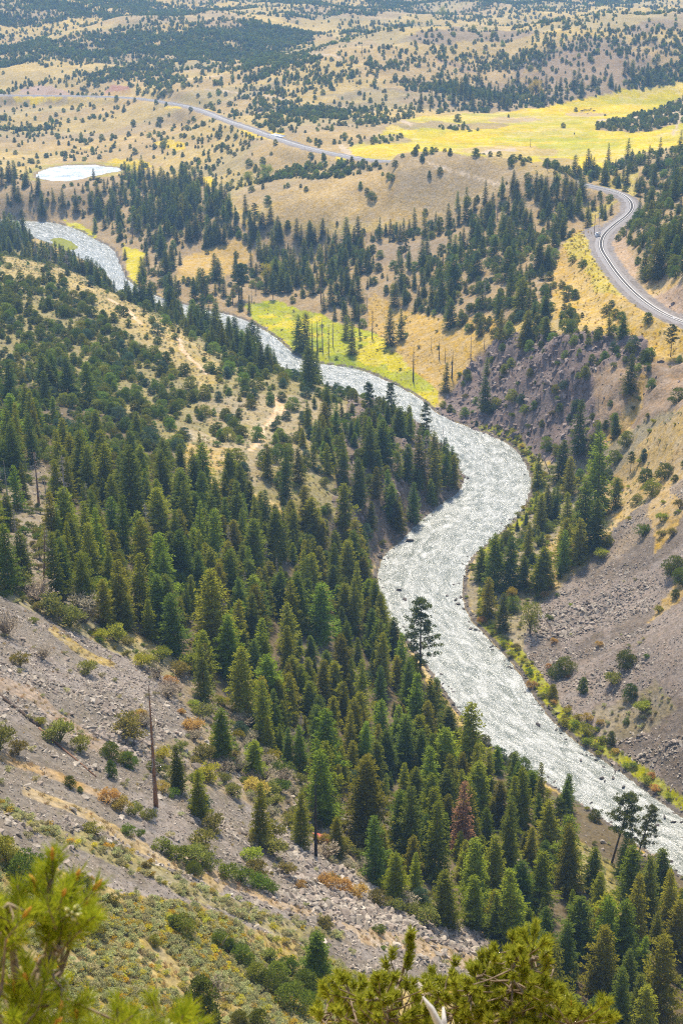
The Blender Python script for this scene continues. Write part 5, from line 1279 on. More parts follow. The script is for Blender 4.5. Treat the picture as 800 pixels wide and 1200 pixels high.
# --- bushes
def bushset(mat, H, Rr, cl, per, lf, n_=3, sd=0, twigs=14, wr=.45): return [bush_parts(H, Rr, sd + i, cl, per, lf, True, twigs, wr).mesh('bush', M[mat]) for i in range(n_)]
BU = {k_: bushset(k_, 2.4, 1.7, 26, 44, .26, 3, i * 10) for i, k_ in enumerate(['olive', 'green', 'lime', 'orange'])}
BU['twig'] = bushset('twig', 2.4, 1.7, 16, 26, .30, 3, 60, 60, .25)
SG_ = bushset('sage', .75, .62, 14, 26, .15, 4, 80, 8)
RB_ = bushset('rab', .7, .55, 14, 24, .14, 3, 100, 8); RG_ = bushset('rabg', .7, .6, 14, 24, .14, 3, 110, 8)
HB = [ # px, py, width px, tone, label
 (735, 775, 12, 'olive', 'olive bush fringe under the rich green juniper'), (717, 802, 20, 'lime', 'wide yellow green bush on the lower talus'), (752, 834, 21, 'lime', 'mustard coloured wide bush on the lower talus'), (762, 845, 9, 'twig', 'small grey tuft bush right of the mustard bush'),
 (701, 758, 10, 'orange', 'orange bush alone on the smooth talus'), (642, 783, 8, 'orange', 'rust coloured bush above the juniper pair'), (665, 794, 6, 'orange', 'tiny rust bush under the juniper pair'), (649, 825, 9, 'orange', 'rust bush at the foot of the upright juniper'),
 (665, 832, 8, 'orange', 'pale orange bush above the shore willows'), (687, 845, 13, 'orange', 'bright orange bush behind the round yellow one'), (703, 849, 9, 'orange', 'small orange bush right of the round yellow one'), (686, 862, 22, 'lime', 'round bright yellow bush above the shore willows'), (698, 857, 8, 'green', 'small green bush touching the round yellow one'),
 (752, 628, 20, 'green', 'rich green low bush on the upper talus'), (774, 612, 16, 'lime', 'yellow green bush on the golden strip of the talus'), (786, 628, 14, 'olive', 'olive bush near the frame side of the talus'), (736, 610, 8, 'lime', 'small yellow bush beside the grove rubble'), (795, 596, 14, 'olive', 'dark olive bush below the talus outcrop line'),
 (703, 655, 18, 'lime', 'wide yellow green bush at the top of the talus'), (700, 640, 12, 'green', 'green bush above the wide one at the talus top'), (711, 638, 11, 'lime', 'yellow bush behind the green one at the talus top'), (641, 690, 10, 'orange', 'rust bush in the mixed brush beside the talus'), (637, 700, 10, 'orange', 'dark rust bush lower in the mixed brush'), (646, 686, 5, 'lime', 'tiny yellow bush beside the rust ones'),
 (643, 727, 11, 'olive', 'olive bush at the lower left corner of the talus'), (617, 650, 18, 'lime', 'lime bush row in the hollow behind the bank point'), (630, 640, 18, 'lime', 'upper lime bush in the hollow'), (609, 674, 14, 'lime', 'lime bush beside the hollow shade'), (668, 652, 12, 'green', 'green bush by the grove shade'),
 (100, 730, 44, 'twig', 'big pale olive bush heading the scree'), (82, 735, 34, 'olive', 'broad olive bush behind the pale heading bush'), (62, 722, 34, 'olive', 'olive bush at the upper end of the bush line'), (45, 705, 36, 'twig', 'pale grey bush at the upper end of the bush line'), (28, 690, 30, 'olive', 'olive bush beneath the blackish conifers'),
 (8, 745, 36, 'twig', 'grey olive bush at the top corner of the scree'), (0, 880, 40, 'olive', 'dark olive bush at the edge beside the log'), (22, 885, 24, 'olive', 'smaller olive bush beside the log'), (136, 752, 26, 'lime', 'yellow bush right of the pale heading bush'), (118, 750, 18, 'lime', 'small yellow bush below the pale heading bush'),
 (70, 870, 40, 'olive', 'large olive bush growing over the fallen log'), (95, 880, 26, 'olive', 'olive bush at the lower side of the fallen log'), (48, 850, 16, 'lime', 'yellow tuft bush where the two logs meet'), (152, 865, 44, 'olive', 'wide olive bush island in the scree'), (170, 852, 26, 'twig', 'grey twiggy bush beside the snag'), (165, 845, 20, 'orange', 'orange tinged bush above the bush island'),
 (103, 790, 22, 'olive', 'low bush in the upper scree'), (25, 780, 20, 'olive', 'low olive bush in the top of the scree'), (52, 772, 20, 'twig', 'low pale bush in the top of the scree'), (168, 782, 22, 'lime', 'green yellow bush where scree meets forest'), (185, 795, 24, 'twig', 'pale bush behind the snag top'), (190, 775, 22, 'lime', 'bright yellow bush at the forest corner'),
 (225, 790, 30, 'lime', 'golden topped bush at the forest corner'), (202, 812, 24, 'twig', 'grey bush at the scree corner'), (128, 940, 24, 'orange', 'orange brown bush at the upper end of the rusty row'), (143, 950, 24, 'orange', 'orange brown bush in the rusty row'), (158, 955, 22, 'olive', 'olive bush at the lower end of the rusty row'), (175, 960, 20, 'olive', 'olive bush beside the snag foot'),
 (150, 978, 18, 'green', 'dark green bush just above the streaked scree'), (165, 980, 12, 'green', 'smaller green bush just above the streaked scree'), (190, 998, 24, 'green', 'first bush of the dark hedge across the scree'), (208, 1008, 26, 'green', 'second bush of the dark hedge across the scree'), (226, 1012, 34, 'olive', 'tall pale bush in the hedge across the scree'), (246, 1018, 28, 'olive', 'fourth bush of the hedge across the scree'),
 (266, 1028, 26, 'green', 'fifth bush of the hedge across the scree'), (285, 1034, 26, 'green', 'sixth bush of the hedge across the scree'), (303, 1040, 26, 'green', 'seventh bush of the hedge across the scree'), (318, 1045, 18, 'green', 'last bush of the hedge across the scree'),
 (250, 975, 30, 'olive', 'grey green bush above the hedge'), (295, 1010, 26, 'lime', 'round yellow green bush between hedge and rubble'), (258, 875, 26, 'lime', 'yellow topped bush on the rubble edge'), (262, 900, 24, 'twig', 'mauve grey bush on the brushy slope'), (280, 905, 26, 'twig', 'tan twiggy bush on the brushy slope'), (310, 915, 28, 'twig', 'pinkish grey bush on the brushy slope'), (332, 918, 28, 'twig', 'brown grey bush near the forest foot'),
 (320, 985, 30, 'olive', 'tan olive bush beside the slim green conifer'), (355, 905, 24, 'lime', 'yellow bush at the forest foot'), (385, 1040, 26, 'orange', 'orange bush left in the orange row'), (402, 1045, 24, 'orange', 'orange bush in the middle of the orange row'), (420, 1050, 22, 'orange', 'orange bush right in the orange row'), (445, 1060, 26, 'olive', 'olive bush below the orange row'), (462, 1068, 24, 'olive', 'olive bush under the bright young conifer'), (480, 1072, 20, 'olive', 'olive bush below the blue juniper'), (500, 1078, 14, 'orange', 'small orange bush at the end of the row'),
 (378, 990, 20, 'orange', 'orange leafed bush against the red wreck'), (352, 1040, 14, 'orange', 'small orange bush on the rubble under the wreck'), (336, 1025, 22, 'olive', 'olive bush on the rubble left of the charred trunk'),
 (105, 1035, 12, 'orange', 'small orange bush at the scree edge'), (114, 1100, 24, 'olive', 'olive bush behind the foreground pine'), (253, 1165, 30, 'twig', 'brown twiggy bush on the sage slope'), (98, 1032, 10, 'twig', 'small grey bush at the scree edge'), (160, 1043, 8, 'twig', 'dry little bush on the lower scree'),
 (300, 1030, 1, None, ''),
]
def hand_w(px, py, wpx):
    x, y, z, t = cast(px, py); dep = proj(np.array([x]), np.array([y]), np.array([z]))[2][0]
    return x, y, z, wpx * dep / F
HBX = []
for px_, py_, wpx, tn, lab in HB:
    if tn is None: continue
    x1, y1, z1, wd_ = hand_w(px_, py_, wpx)
    s = wd_ / (2.9 if px_ < 240 and py_ < 830 else 3.3)
    plant('bush', 'bush', BU[tn][random.randrange(3)], x1, y1, z1, s * random.uniform(.9, 1.15), random.uniform(0, 6.28), lab, None, sxy=s, sink=.05)
    HBX.append((x1, y1, wd_ * .6))
x, y, z = scatter('bush'); px, py, dp = proj(x, y, z)
r_ = RS.random(len(x))
bank = tab('tuft', x, y) > .25
tn_ = np.full(len(x), 'olive', object)
zone1 = (px > 180) & (px < 500) & (py > 770) & (py < 1090)
tn_[r_ < .35] = 'green'
far2 = dp > 520
tn_[zone1] = RS.choice(['twig', 'olive', 'lime', 'orange', 'green'], zone1.sum(), p=[.42, .32, .16, .05, .05])
bk = (px > 540) & (py > 490) & (py < 1000)
tn_[bk] = RS.choice(['lime', 'olive', 'orange', 'green'], bk.sum(), p=[.62, .18, .04, .16])
vm2 = (px > 280) & (px < 530) & (py > 340) & (py < 490); tn_[vm2] = RS.choice(['lime', 'green', 'twig'], vm2.sum(), p=[.5, .3, .2])
hh = RS.uniform(.8, 2.4, len(x)) * np.where(zone1, 1.6, 1)
kp_ = thin(x, y, hh * 1.0, HBX); x, y, z, hh, tn_ = x[kp_], y[kp_], z[kp_], hh[kp_], tn_[kp_]
vis, px, py, dp = visible(x, y, z, hh); appar = hh * F / dp * vis; order = np.argsort(-appar); pick_ = order[:190]
CW = {'olive': 'olive', 'green': 'green', 'lime': 'yellow green', 'orange': 'orange brown', 'twig': 'grey tan twiggy'}
rz = RS.uniform(0, 6.28, len(x)); sh_ = RS.integers(0, 3, len(x))
for k_ in pick_:
    s = hh[k_] / 2.4; sz = 'small' if hh[k_] < 1.5 else 'large'
    plant('bush', 'bush', BU[tn_[k_]][sh_[k_]], x[k_], y[k_], z[k_], s, rz[k_], f'{sz} {CW[tn_[k_]]} bush {where(px[k_], py[k_])}', 'bushes ' + where(px[k_], py[k_]), sxy=s * 1.1, sink=.05)
rest = np.setdiff1d(np.arange(len(x)), pick_)
KB = ['olive', 'green', 'lime', 'orange', 'twig']
lib = library('low_bush', [BU[k_][i] for k_ in KB for i in range(3)])
s = hh[rest] / 2.4; ix = np.array([KB.index(t) for t in tn_[rest]]) * 3 + sh_[rest]
scatter_stuff('bush_undergrowth', 'low mixed shrubbery between the trees and along the banks', 'shrubbery', np.c_[x[rest], y[rest], z[rest] - .05], np.c_[0 * s, 0 * s, rz[rest]], np.c_[s * 1.1, s * 1.1, s], ix, lib)
# --- sagebrush and rabbitbrush
for nm, cat, sets, lim, words_, nmst in (('sage', 'sagebrush', SG_, 230, 'grey green sagebrush clump', 'sage_undergrowth'), ('rab', 'rabbitbrush', RB_ + RG_, 150, 'yellow flowering rabbitbrush clump', 'rabbitbrush_undergrowth')):
    x, y, z = scatter(nm, mod=.35 + 1.3 * (fbm(GX, GY, 6, 2, 400) > .45))
    hh = RS.uniform(.55, 1.35, len(x))
    vis, px, py, dp = visible(x, y, z, hh); appar = hh * F / dp * vis; order = np.argsort(-appar); pick_ = order[:lim]
    rz = RS.uniform(0, 6.28, len(x)); sh_ = RS.integers(0, len(sets), len(x))
    for k_ in pick_:
        s = hh[k_]; sz = 'small' if s < .75 else ('large' if s > 1.1 else 'medium')
        wd_ = words_ if nm == 'sage' or sh_[k_] < 3 else 'green yellow rabbitbrush clump'
        plant(cat, cat, sets[sh_[k_]], x[k_], y[k_], z[k_], s, rz[k_], f'{sz} {wd_} {where(px[k_], py[k_])}', f'{cat} clumps ' + where(px[k_], py[k_]), sink=.03)
    rest = np.setdiff1d(np.arange(len(x)), pick_); s = hh[rest]
    lib = library('low_' + cat, sets)
    scatter_stuff(nmst, ('low grey green sagebrush cover' if nm == 'sage' else 'low yellow rabbitbrush cover') + ' on the open slopes', cat, np.c_[x[rest], y[rest], z[rest] - .03], np.c_[0 * s, 0 * s, rz[rest]], np.c_[s, s, s], sh_[rest], lib)
    print(nm, len(x))
# dry grass tufts
g1 = G(); R = np.random.default_rng(5)
v = R.normal(size=(40, 3)); v[:, 2] = np.abs(v[:, 2]) + 1.0; p_ = R.normal(size=(40, 3)) * .12; p_[:, 2] = 0
g1.leaves(p_, v, .38, .05); tf = g1.mesh('tuft', M['tuft'])
x, y, z = scatter('tuft'); n_ = len(x); s = RS.uniform(.7, 1.6, n_)
scatter_stuff('dry_grass', 'dry straw coloured grass tufts on the slopes', 'grass', np.c_[x, y, z], np.c_[0 * s, 0 * s, RS.uniform(0, 6, n_)], np.c_[s, s, s], np.zeros(n_), library('grass_tuft', [tf]))
# --- rocks
cr_m = [rockobj('crag', 70 + i, M['crag'], .0, .9) for i in range(6)]
x, y, z = scatter('crag'); n_ = len(x); s = 1.0 + 3.4 * RS.random(n_) ** 2
scatter_stuff('crag_rubble', 'dark angular rock ledges breaking through the cliff faces', 'rock', np.c_[x, y, z - s * .1], RS.uniform(0, 6.28, (n_, 3)) * np.array([.08, .08, 1]), np.c_[s * RS.uniform(.8, 1.7, n_), s, s * RS.uniform(.6, 1.3, n_)], RS.integers(0, 6, n_), library('crag_rock', cr_m))
rk1 = [rockobj('rock', i, M['rockm'] if i % 2 else M['rockr'], .0, .55) for i in range(8)]
x, y, z = scatter('rock', lo=-30, hi=830)
n_ = len(x); s = .30 + 1.0 * RS.random(n_) ** 3.0
toe = tab('rock', x, y); px, py, dp = proj(x, y, z)
coarse = ((py > 960) & (px > 330) & (px < 620)) | ((px > 590) & (px < 760) & (py > 660) & (py < 840)) | ((px > 700) & (py > 850)) | ((px > 100) & (px < 300) & (py > 780) & (py < 900))
left_ = px < 560
cc = np.where(left_, -.42 * x + .91 * y, y + .25 * x); ff = np.where(left_, .91 * x + .42 * y, x)
s *= .62 + .95 * sstep(.35, .68, vnoise(cc / 4.5, ff / 45, 410) * .6 + vnoise(cc / 13, ff / 60, 411) * .4)
s *= np.where(coarse, 1.35, .9) * np.where((px > 640) & (py < 860) & (py > 600 + (800 - px) * 1.25), .6, 1) * np.where(dp > 420, 1.15, 1)
scatter_stuff('scree_rubble', 'loose grey broken rock covering the scree and talus slopes', 'scree', np.c_[x, y, z + s * .05], RS.uniform(0, 6.28, (n_, 3)) * np.array([.12, .12, 1]), np.c_[s * RS.uniform(.8, 1.5, n_), s, s * RS.uniform(.6, 1.1, n_)], RS.integers(0, 8, n_), library('loose_rock', rk1))
print('rocks', n_, round(time.time() - T0, 1))
xb, yb, zb = scatter('rock', .012); sb = RS.uniform(1.1, 2.0, len(xb)); _v, pxb, pyb, dpb = visible(xb, yb, zb, sb); ob_ = np.argsort(-(sb * F / dpb * _v))[:70]
for k_ in ob_:
    o = addobj('boulder', rk1[k_ % 8]); o.location = (xb[k_], yb[k_], zb[k_] + sb[k_] * .12); o.scale = (sb[k_] * 1.15, sb[k_], sb[k_] * .9); o.rotation_euler = (.1, .1, k_ * 1.3)
    tag(o, f"{'large' if sb[k_] > 1.55 else 'medium'} angular grey block {where(pxb[k_], pyb[k_])}", 'boulder', 'loose blocks ' + where(pxb[k_], pyb[k_]))
bo = [rockobj('boulder', 40 + i, M['wet'], .05, .6) for i in range(6)]
BO = [(467, 692, 10, 'dark flat boulder in the rapids upstream of the lone pine'), (474, 703, 11, 'larger dark boulder in the rapids upstream of the lone pine'), (524, 698, 7, 'small rock in midstream before the bank point'), (533, 703, 9, 'rock at the tip of the bank point'), (539, 700, 8, 'rounded rock at the bank point'), (536, 708, 8, 'shore rock just under the bank point'),
      (543, 713, 8, 'shore rock beside the bank point willows'), (551, 737, 8, 'dark shore rock downstream of the bank point'), (557, 738, 7, 'pale shore rock downstream of the bank point'), (630, 850, 13, 'big flat boulder beside the talus shore'), (644, 832, 14, 'large dark boulder on the talus shore by the willows'), (652, 838, 10, 'dark boulder beside the large one on the talus shore'),
      (610, 843, 1, ''), (680, 891, 7, 'shore boulder under the round yellow bush'), (705, 912, 9, 'first shore boulder at the lower talus'), (708, 915, 6, 'second shore boulder at the lower talus'), (718, 912, 8, 'third shore boulder at the lower talus'), (730, 922, 8, 'shore boulder near the leaning pine top'), (762, 945, 12, 'big pale purple boulder on the lower shore'),
      (778, 958, 10, 'dark boulder on the lower shore'), (788, 963, 9, 'second dark boulder on the lower shore'), (770, 967, 8, 'boulder touching the white water on the lower shore'), (785, 1010, 10, 'flat rock slab on the near bank at the frame edge'), (548, 560, 8, 'dark rock under the spur tip'), (517, 588, 5, 'small wet rock off the spur shore'), (593, 508, 6, 'wet rock below the rock face'), (612, 528, 7, 'rock on the green strip edge'),
      (545, 765, 1, ''), (497, 782, 8, 'pale rock on the near shore below the lone pine'), (519, 818, 9, 'brown rock on the near shore by the rapids'), (531, 828, 7, 'dark rock on the near shore by the rapids'), (483, 720, 6, 'small wet rock near the inner bank'), (444, 653, 16, 'massive dark rock ledge at the inner bend'), (480, 634, 14, 'dark rock ledge in the inner cove')]
for px_, py_, wpx, lab in BO:
    if not lab: continue
    xx, yy, _z = at_z(px_, py_, .1); dep = proj(xx, yy, .1)[2]; s = float(wpx * dep / F)
    o = addobj('boulder', bo[random.randrange(6)]); gz = float(height(np.array([xx]), np.array([yy]))[0])
    o.location = (xx, yy, max(gz, .0) + s * .08); o.scale = (s, s * .8, s * .75); o.rotation_euler = (0, 0, random.uniform(0, 6.28)); tag(o, lab, 'boulder')
# shoreline rocks
lam = np.where((rd < 2.2) & front & (PXT > 400) & (PXT < 830) & (PYT > 480) & (PYT < 1080), .24, 0) * AREA
lam *= np.where(GX > 0, 1, 1)
cnt = RS.poisson(lam); j, i = np.nonzero(cnt); x = GX[j, i] + RS.normal(size=len(i)) * .4; y = GY[j, i] + RS.normal(size=len(i)) * .4; z = height(x, y)
s = RS.uniform(.5, 1.7, len(x)); 
vis, px, py, dp = visible(x, y, np.maximum(z, 0), s); ap = s * F / dp * vis; order = np.argsort(-ap)[:220]
def shore(px, py):
    return ('on the shore below the talus' if py > 760 else 'along the shore by the bank point' if py > 660 else 'around the wide river bend' if py > 540 else 'at the foot of the rock face') if px > 540 else ('on the near forest shore' if py > 640 else 'under the rocky spur')
for k_ in order:
    o = addobj('boulder', bo[k_ % 6]); o.location = (x[k_], y[k_], max(z[k_], -.1) + s[k_] * .1); o.scale = (s[k_] * 1.1, s[k_] * .85, s[k_] * .7); o.rotation_euler = (0, 0, rz[k_ % len(rz)])
    sz = 'small' if s[k_] < .9 else ('large' if s[k_] > 1.35 else 'medium')
    tag(o, f'{sz} dark river boulder {shore(px[k_], py[k_])}', 'boulder', 'river boulders ' + shore(px[k_], py[k_]))

# --- cottonwoods and aspens
def cotton(H, Rr, seed, mat):
    global R; R = np.random.default_rng(1200 + seed)
    t_ = G(); t_.tube([(0, 0, -.4), (.1, 0, H * .3), (0, .1, H * .75)], [.3, .22, .06], 7)
    g_ = G()
    for i in range(26):
        a = R.uniform(0, 6.28); h = R.uniform(.28, 1); rr = Rr * math.sqrt(max(0, 1 - ((h - .55) / .5) ** 2)) * R.uniform(.3, 1)
        c = np.array([math.cos(a) * rr, math.sin(a) * rr, h * H * .92])
        t_.tube([(0, 0, H * .25), c * [.5, .5, .7], c], [.09, .05, .015], 4, False)
        v = R.normal(size=(60, 3)); v /= np.linalg.norm(v, axis=1, keepdims=True)
        g_.leaves(c + v * R.uniform(.3, 1, (60, 1)) * Rr * .36, v + [0, 0, .3], R.uniform(.25, .5, 60), .22)
    return dict(trunk=t_.mesh('cottonwood_trunk', M['bark']), crown=g_.mesh('cottonwood_crown', M[mat]))
for px_, py_, hpx, mat, fat, lab in [(627, 111, 15, 'gold', 1.5, 'golden cottonwood glowing at the foot of the purple hill'), (291, 217, 15, 'cott', 1.2, 'left yellow green cottonwood beyond the tan knoll'), (311, 213, 19, 'cott', 1.2, 'right yellow green cottonwood beyond the tan knoll'),
      (271, 220, 8, 'cott', .9, 'small yellow green tree left of the cottonwoods'), (311, 332, 22, 'gold', .9, 'bright yellow aspen by the green riverside meadow'), (324, 326, 20, 'cott', 1.1, 'green yellow aspen behind the bright yellow one'), (390, 300, 14, 'gold', 1.0, 'yellow aspen among the dark pines under the knoll'),
      (620, 745, 42, 'cott', .75, 'yellow green cottonwood at the lower corner of the talus'), (600, 712, 24, 'gold', .8, 'yellow topped aspen on the bank point'), (653, 215, 12, 'cott', .9, 'yellow green aspen at the end of the tree belt'), (660, 219, 9, 'cott', .9, 'small pale aspen beside the end of the tree belt'),
      (750, 193, 12, 'cott', 1.6, 'pale yellow green willow between the pointed conifers'), (518, 20, 11, 'cott', 1.0, 'distant round green tree in the far valley field')]:
    x1, y1, z1, s, h = hand_tree(px_, py_, hpx, 8.)
    plant('cottonwood_tree', 'tree', cotton(8, 3.0, px_, mat), x1, y1, z1, s, 0, lab, None, sxy=s * fat)

# ------------------------------------------------------------------ fallen logs and dead sticks
def log_between(a, b, r0, r1, mat, lab, name='fallen_log', lift=.15, n_=9, stubs=4):
    p0 = np.array(cast(*a)[:3]); p1 = np.array(cast(*b)[:3])
    pts = [p0 + (p1 - p0) * t for t in np.linspace(0, 1, n_)]
    pts = [np.array([p[0], p[1], .45 * float(height(np.array([p[0]]), np.array([p[1]]))[0]) + .55 * p[2] + lift]) for p in pts]
    c0 = pts[0].copy(); L_ = [p - c0 for p in pts]
    root = bpy.data.objects.new(name, None); root.location = c0; C.objects.link(root); root.empty_display_size = .1
    g_ = G(); g_.tube(L_, np.linspace(r0, r1, n_), 9); o = addobj('trunk', g_.mesh('log', mat, True), root)
    for i in range(stubs):
        q = L_[1 + i % (n_ - 2)]; v = np.array([random.uniform(-.4, .4), random.uniform(-.4, .4), random.uniform(.3, .8)]); g2 = G(); g2.tube([q, q + v], [.06, .02], 5); addobj('branch_stub', g2.mesh('stub', mat), root)
    tag(root, lab, 'log')
log_between((-12, 806), (46, 852), .42, .34, M['bark'], 'dark fallen log lying down the scree at the frame edge')
log_between((46, 854), (113, 911), .26, .13, M['redbark'], 'orange brown fallen log continuing below the dark one')
log_between((232, 1112), (274, 1060), .10, .05, M['deadwood'], 'grey dead stick propped beside the small juniper', name='dead_branch', stubs=1, lift=.3) if False else None
def stick(px_, py_, hpx, lean, lab, mat, r0=.12):
    x1, y1, z1, s, h = hand_tree(px_, py_, hpx, 1.)
    root = bpy.data.objects.new('dead_pole', None); root.location = (x1, y1, z1); C.objects.link(root)
    g_ = G(); g_.tube([(0, 0, -.2), (lean * h * .5, 0, h * .5), (lean * h, 0.1, h)], [r0, r0 * .7, r0 * .3], 7); addobj('trunk', g_.mesh('pole', mat, True), root)
    for i in range(5):
        f = random.uniform(.3, .9); g2 = G(); q = np.array([lean * h * f, 0, h * f]); g2.tube([q, q + [random.uniform(-.1, .1) * h, random.uniform(-.1, .1) * h, .05 * h]], [.04, .01], 4); addobj('branch', g2.mesh('stub', mat), root)
    tag(root, lab, 'dead tree')
stick(644, 556, 34, -.42, 'bare dead pole leaning out over the green bank strip', M['deadwood'], .22)
stick(257, 1112, 18, .55, 'grey dead stick propped beside the small juniper', M['deadwood'], .12)

# ------------------------------------------------------------------ railway
tkz = tz
def along(off, up):
    d = np.gradient(TRK, axis=0); d /= np.linalg.norm(d, axis=1, keepdims=True); nrm = np.c_[-d[:, 1], d[:, 0]]
    return np.c_[TRK + nrm * off, tkz + up]
def strip(offs):   # list of (offset, height)
    P_ = [along(a, b) for a, b in offs]; k_ = len(P_); n_ = len(TRK)
    V_ = np.stack(P_, 1).reshape(-1, 3)
    q = []
    for i in range(n_ - 1):
        for j in range(k_ - 1): q.append((i * k_ + j, i * k_ + j + 1, (i + 1) * k_ + j + 1, (i + 1) * k_ + j))
    g_ = G(); g_.add(V_, q); return g_
root = bpy.data.objects.new('railway_track', None); C.objects.link(root); tag(root, 'single railway line curving on a grey ballast bed above the canyon', 'railway')
addobj('ballast_bed', strip([(-4.6, -.5), (-2.4, .35), (2.4, .35), (4.6, -.5)]).mesh('ballast', M['ballast']), root)
for sg in (-1, 1):
    a = .85 * sg; addobj('rail', strip([(a - .16, .42), (a - .13, .66), (a + .13, .66), (a + .16, .42)]).mesh('rail', M['rail']), root)
sl_ = G(); c_ = along(0, .42); d = np.gradient(TRK, axis=0)
for i in range(0, len(TRK) - 1):
    for f in (0, .25, .5, .75):
        p = c_[i] * (1 - f) + c_[i + 1] * f
        if proj(p[0], p[1], p[2])[2] > 950: continue
        sl_.box(p, (.28, 2.7, .14), math.atan2(d[i, 1], d[i, 0]))
sp_ = addobj('sleepers', sl_.mesh('sleepers', M['tie']), root); sp_['kind'] = 'stuff'
# crossing slab far along the line
x1, y1, z1, t1 = cast(324, 160)
cr = G(); cr.box((0, 0, .35), (16, 7, .7)); cr.box((0, 3.3, 1.1), (16, .3, .8)); cr.box((0, -3.3, 1.1), (16, .3, .8))
o = addobj('concrete_culvert', cr.mesh('culvert', M['white'])); o.location = (x1, y1, z1); o.rotation_euler = (0, 0, -.9); tag(o, 'pale concrete culvert crossing under the distant railway embankment', 'culvert')
# equipment hut
x1, y1, z1, t1 = cast(699.5, 277.5)
hut = bpy.data.objects.new('equipment_hut', None); hut.location = (x1, y1, z1); hut.rotation_euler = (0, 0, .35); C.objects.link(hut); tag(hut, 'small white railway equipment hut beside the wooden pole', 'hut')
g_ = G(); g_.box((0, 0, 1.05), (2.6, 1.9, 2.3)); addobj('wall', g_.mesh('wall', M['white']), hut)
g_ = G(); g_.add([(-1.45, -1.1, 2.2), (1.45, -1.1, 2.2), (1.45, 1.1, 2.2), (-1.45, 1.1, 2.2), (-1.45, 0, 2.65), (1.45, 0, 2.65)], [(0, 1, 5, 4), (2, 3, 4, 5), (3, 2, 1, 0)], [(0, 4, 3), (1, 2, 5)]); addobj('roof', g_.mesh('roof', M['steel']), hut)
g_ = G(); g_.box((.2, -.97, .95), (.8, .06, 1.8)); dr = addobj('door', g_.mesh('door', M['steel']), hut); g_ = G(); g_.box((.48, -1.02, .95), (.06, .06, .2)); addobj('handle', g_.mesh('handle', M['dark']), dr)
g_ = G(); g_.box((-.7, -.97, 1.4), (.4, .05, .4)); addobj('vent', g_.mesh('vent', M['dark']), hut)
def pole(name, px_, py_, hpx, mat, lab, arms, r0):
    x1, y1, z1, s, h = hand_tree(px_, py_, hpx, 1.)
    root = bpy.data.objects.new(name, None); root.location = (x1, y1, z1); C.objects.link(root); tag(root, lab, name.split('_')[-1])
    g_ = G(); g_.tube([(0, 0, -.3), (0, 0, h * .5), (0, 0, h)], [r0, r0 * .85, r0 * .7], 8); addobj('post', g_.mesh('post', mat, True), root)
    for zf, wdt in arms:
        g_ = G(); g_.box((0, .12, h * zf), (wdt, .12, .14)); a_ = addobj('crossarm', g_.mesh('arm', mat), root)
        for q in (-.45, -.2, .2, .45):
            g2 = G(); g2.tube([(wdt * q, .12, h * zf + .07), (wdt * q, .12, h * zf + .3)], [.05, .03], 6); addobj('insulator', g2.mesh('ins', M['steel']), a_)
    return root, h
pole('utility_pole', 695.5, 275, 22, M['pole'], 'brown wooden utility pole beside the white hut', [(.93, 2.2)], .20)
root, h = pole('signal_mast', 701, 268, 17, M['steel'], 'thin pale metal signal mast behind the white hut', [], .12)
g_ = G(); g_.box((0, -.2, h * .92), (.7, .25, 1.3)); sh2 = addobj('signal_head', g_.mesh('head', M['white']), root)
for i in range(2): g_ = G(); g_.tube([(0, -.32, h * .92 + .3 - i * .6), (0, -.5, h * .92 + .3 - i * .6)], [.2, .22], 8); addobj('hood', g_.mesh('hood', M['dark']), sh2)
pole('utility_pole', 424, 66, 12, M['pole'], 'tiny distant utility pole on the purple hill', [(.93, 2.2)], .2)
pole('utility_pole', 621, 172, 8, M['pole'], 'thin distant pole standing in the hay meadow', [(.9, 1.8)], .2)
pole('utility_pole', 799, 1000, 22, M['pole'], 'dark wooden post at the near river bank by the frame edge', [(.93, 1.4)], .16)
for px_, py_, lab in [(789, 374.5, 'white concrete block lying along the railway verge'), (793, 376, 'second white concrete block nearer the bend of the verge'), (797, 378.5, 'white concrete block at the frame edge of the railway')]:
    x1, y1, z1, t1 = cast(px_, py_ - 1); o = addobj('concrete_block', rockobj('block', px_ + 3, M['white'], .05, .5)); o.location = (x1, y1, z1 + .3); o.scale = (2.2, 1.0, 1.2); o.rotation_euler = (0, 0, -.6); tag(o, lab, 'block')

# ------------------------------------------------------------------ red wreck in the brush
x1, y1, z1, t1 = cast(374, 986)
wr = bpy.data.objects.new('car_wreck', None); wr.location = (x1, y1, z1 + .1); wr.rotation_euler = (.12, .10, -.35); C.objects.link(wr); tag(wr, 'rusting red car wreck half hidden behind the charred trunk', 'car wreck')
prof = [(-2.1, .35), (-2.15, .8), (-1.9, .95), (-1.15, 1.0), (-.75, 1.42), (.6, 1.46), (1.15, 1.02), (1.95, .92), (2.15, .7), (2.1, .35)]
g_ = G(); k_ = len(prof); Vv = [(a, -.8 if b < 1.1 else -.66, b) for a, b in prof] + [(a, .8 if b < 1.1 else .66, b) for a, b in prof]
g_.add(Vv, [(i, (i + 1) % k_, k_ + (i + 1) % k_, k_ + i)[::-1] for i in range(k_)], [(0, i, i + 1) for i in range(1, k_ - 1)] + [(k_, k_ + i + 1, k_ + i) for i in range(1, k_ - 1)]); addobj('body', g_.mesh('body', M['redpaint']), wr)
for sg in (-1, 1):
    g_ = G(); y0 = sg * .745; g_.add([(-.95, y0 + sg * .05, 1.04), (.95, y0 + sg * .05, 1.04), (.5, y0 - sg * .04, 1.38), (-.7, y0 - sg * .04, 1.38)], [(0, 1, 2, 3)]); addobj('side_window', g_.mesh('glass', M['dark']), wr)
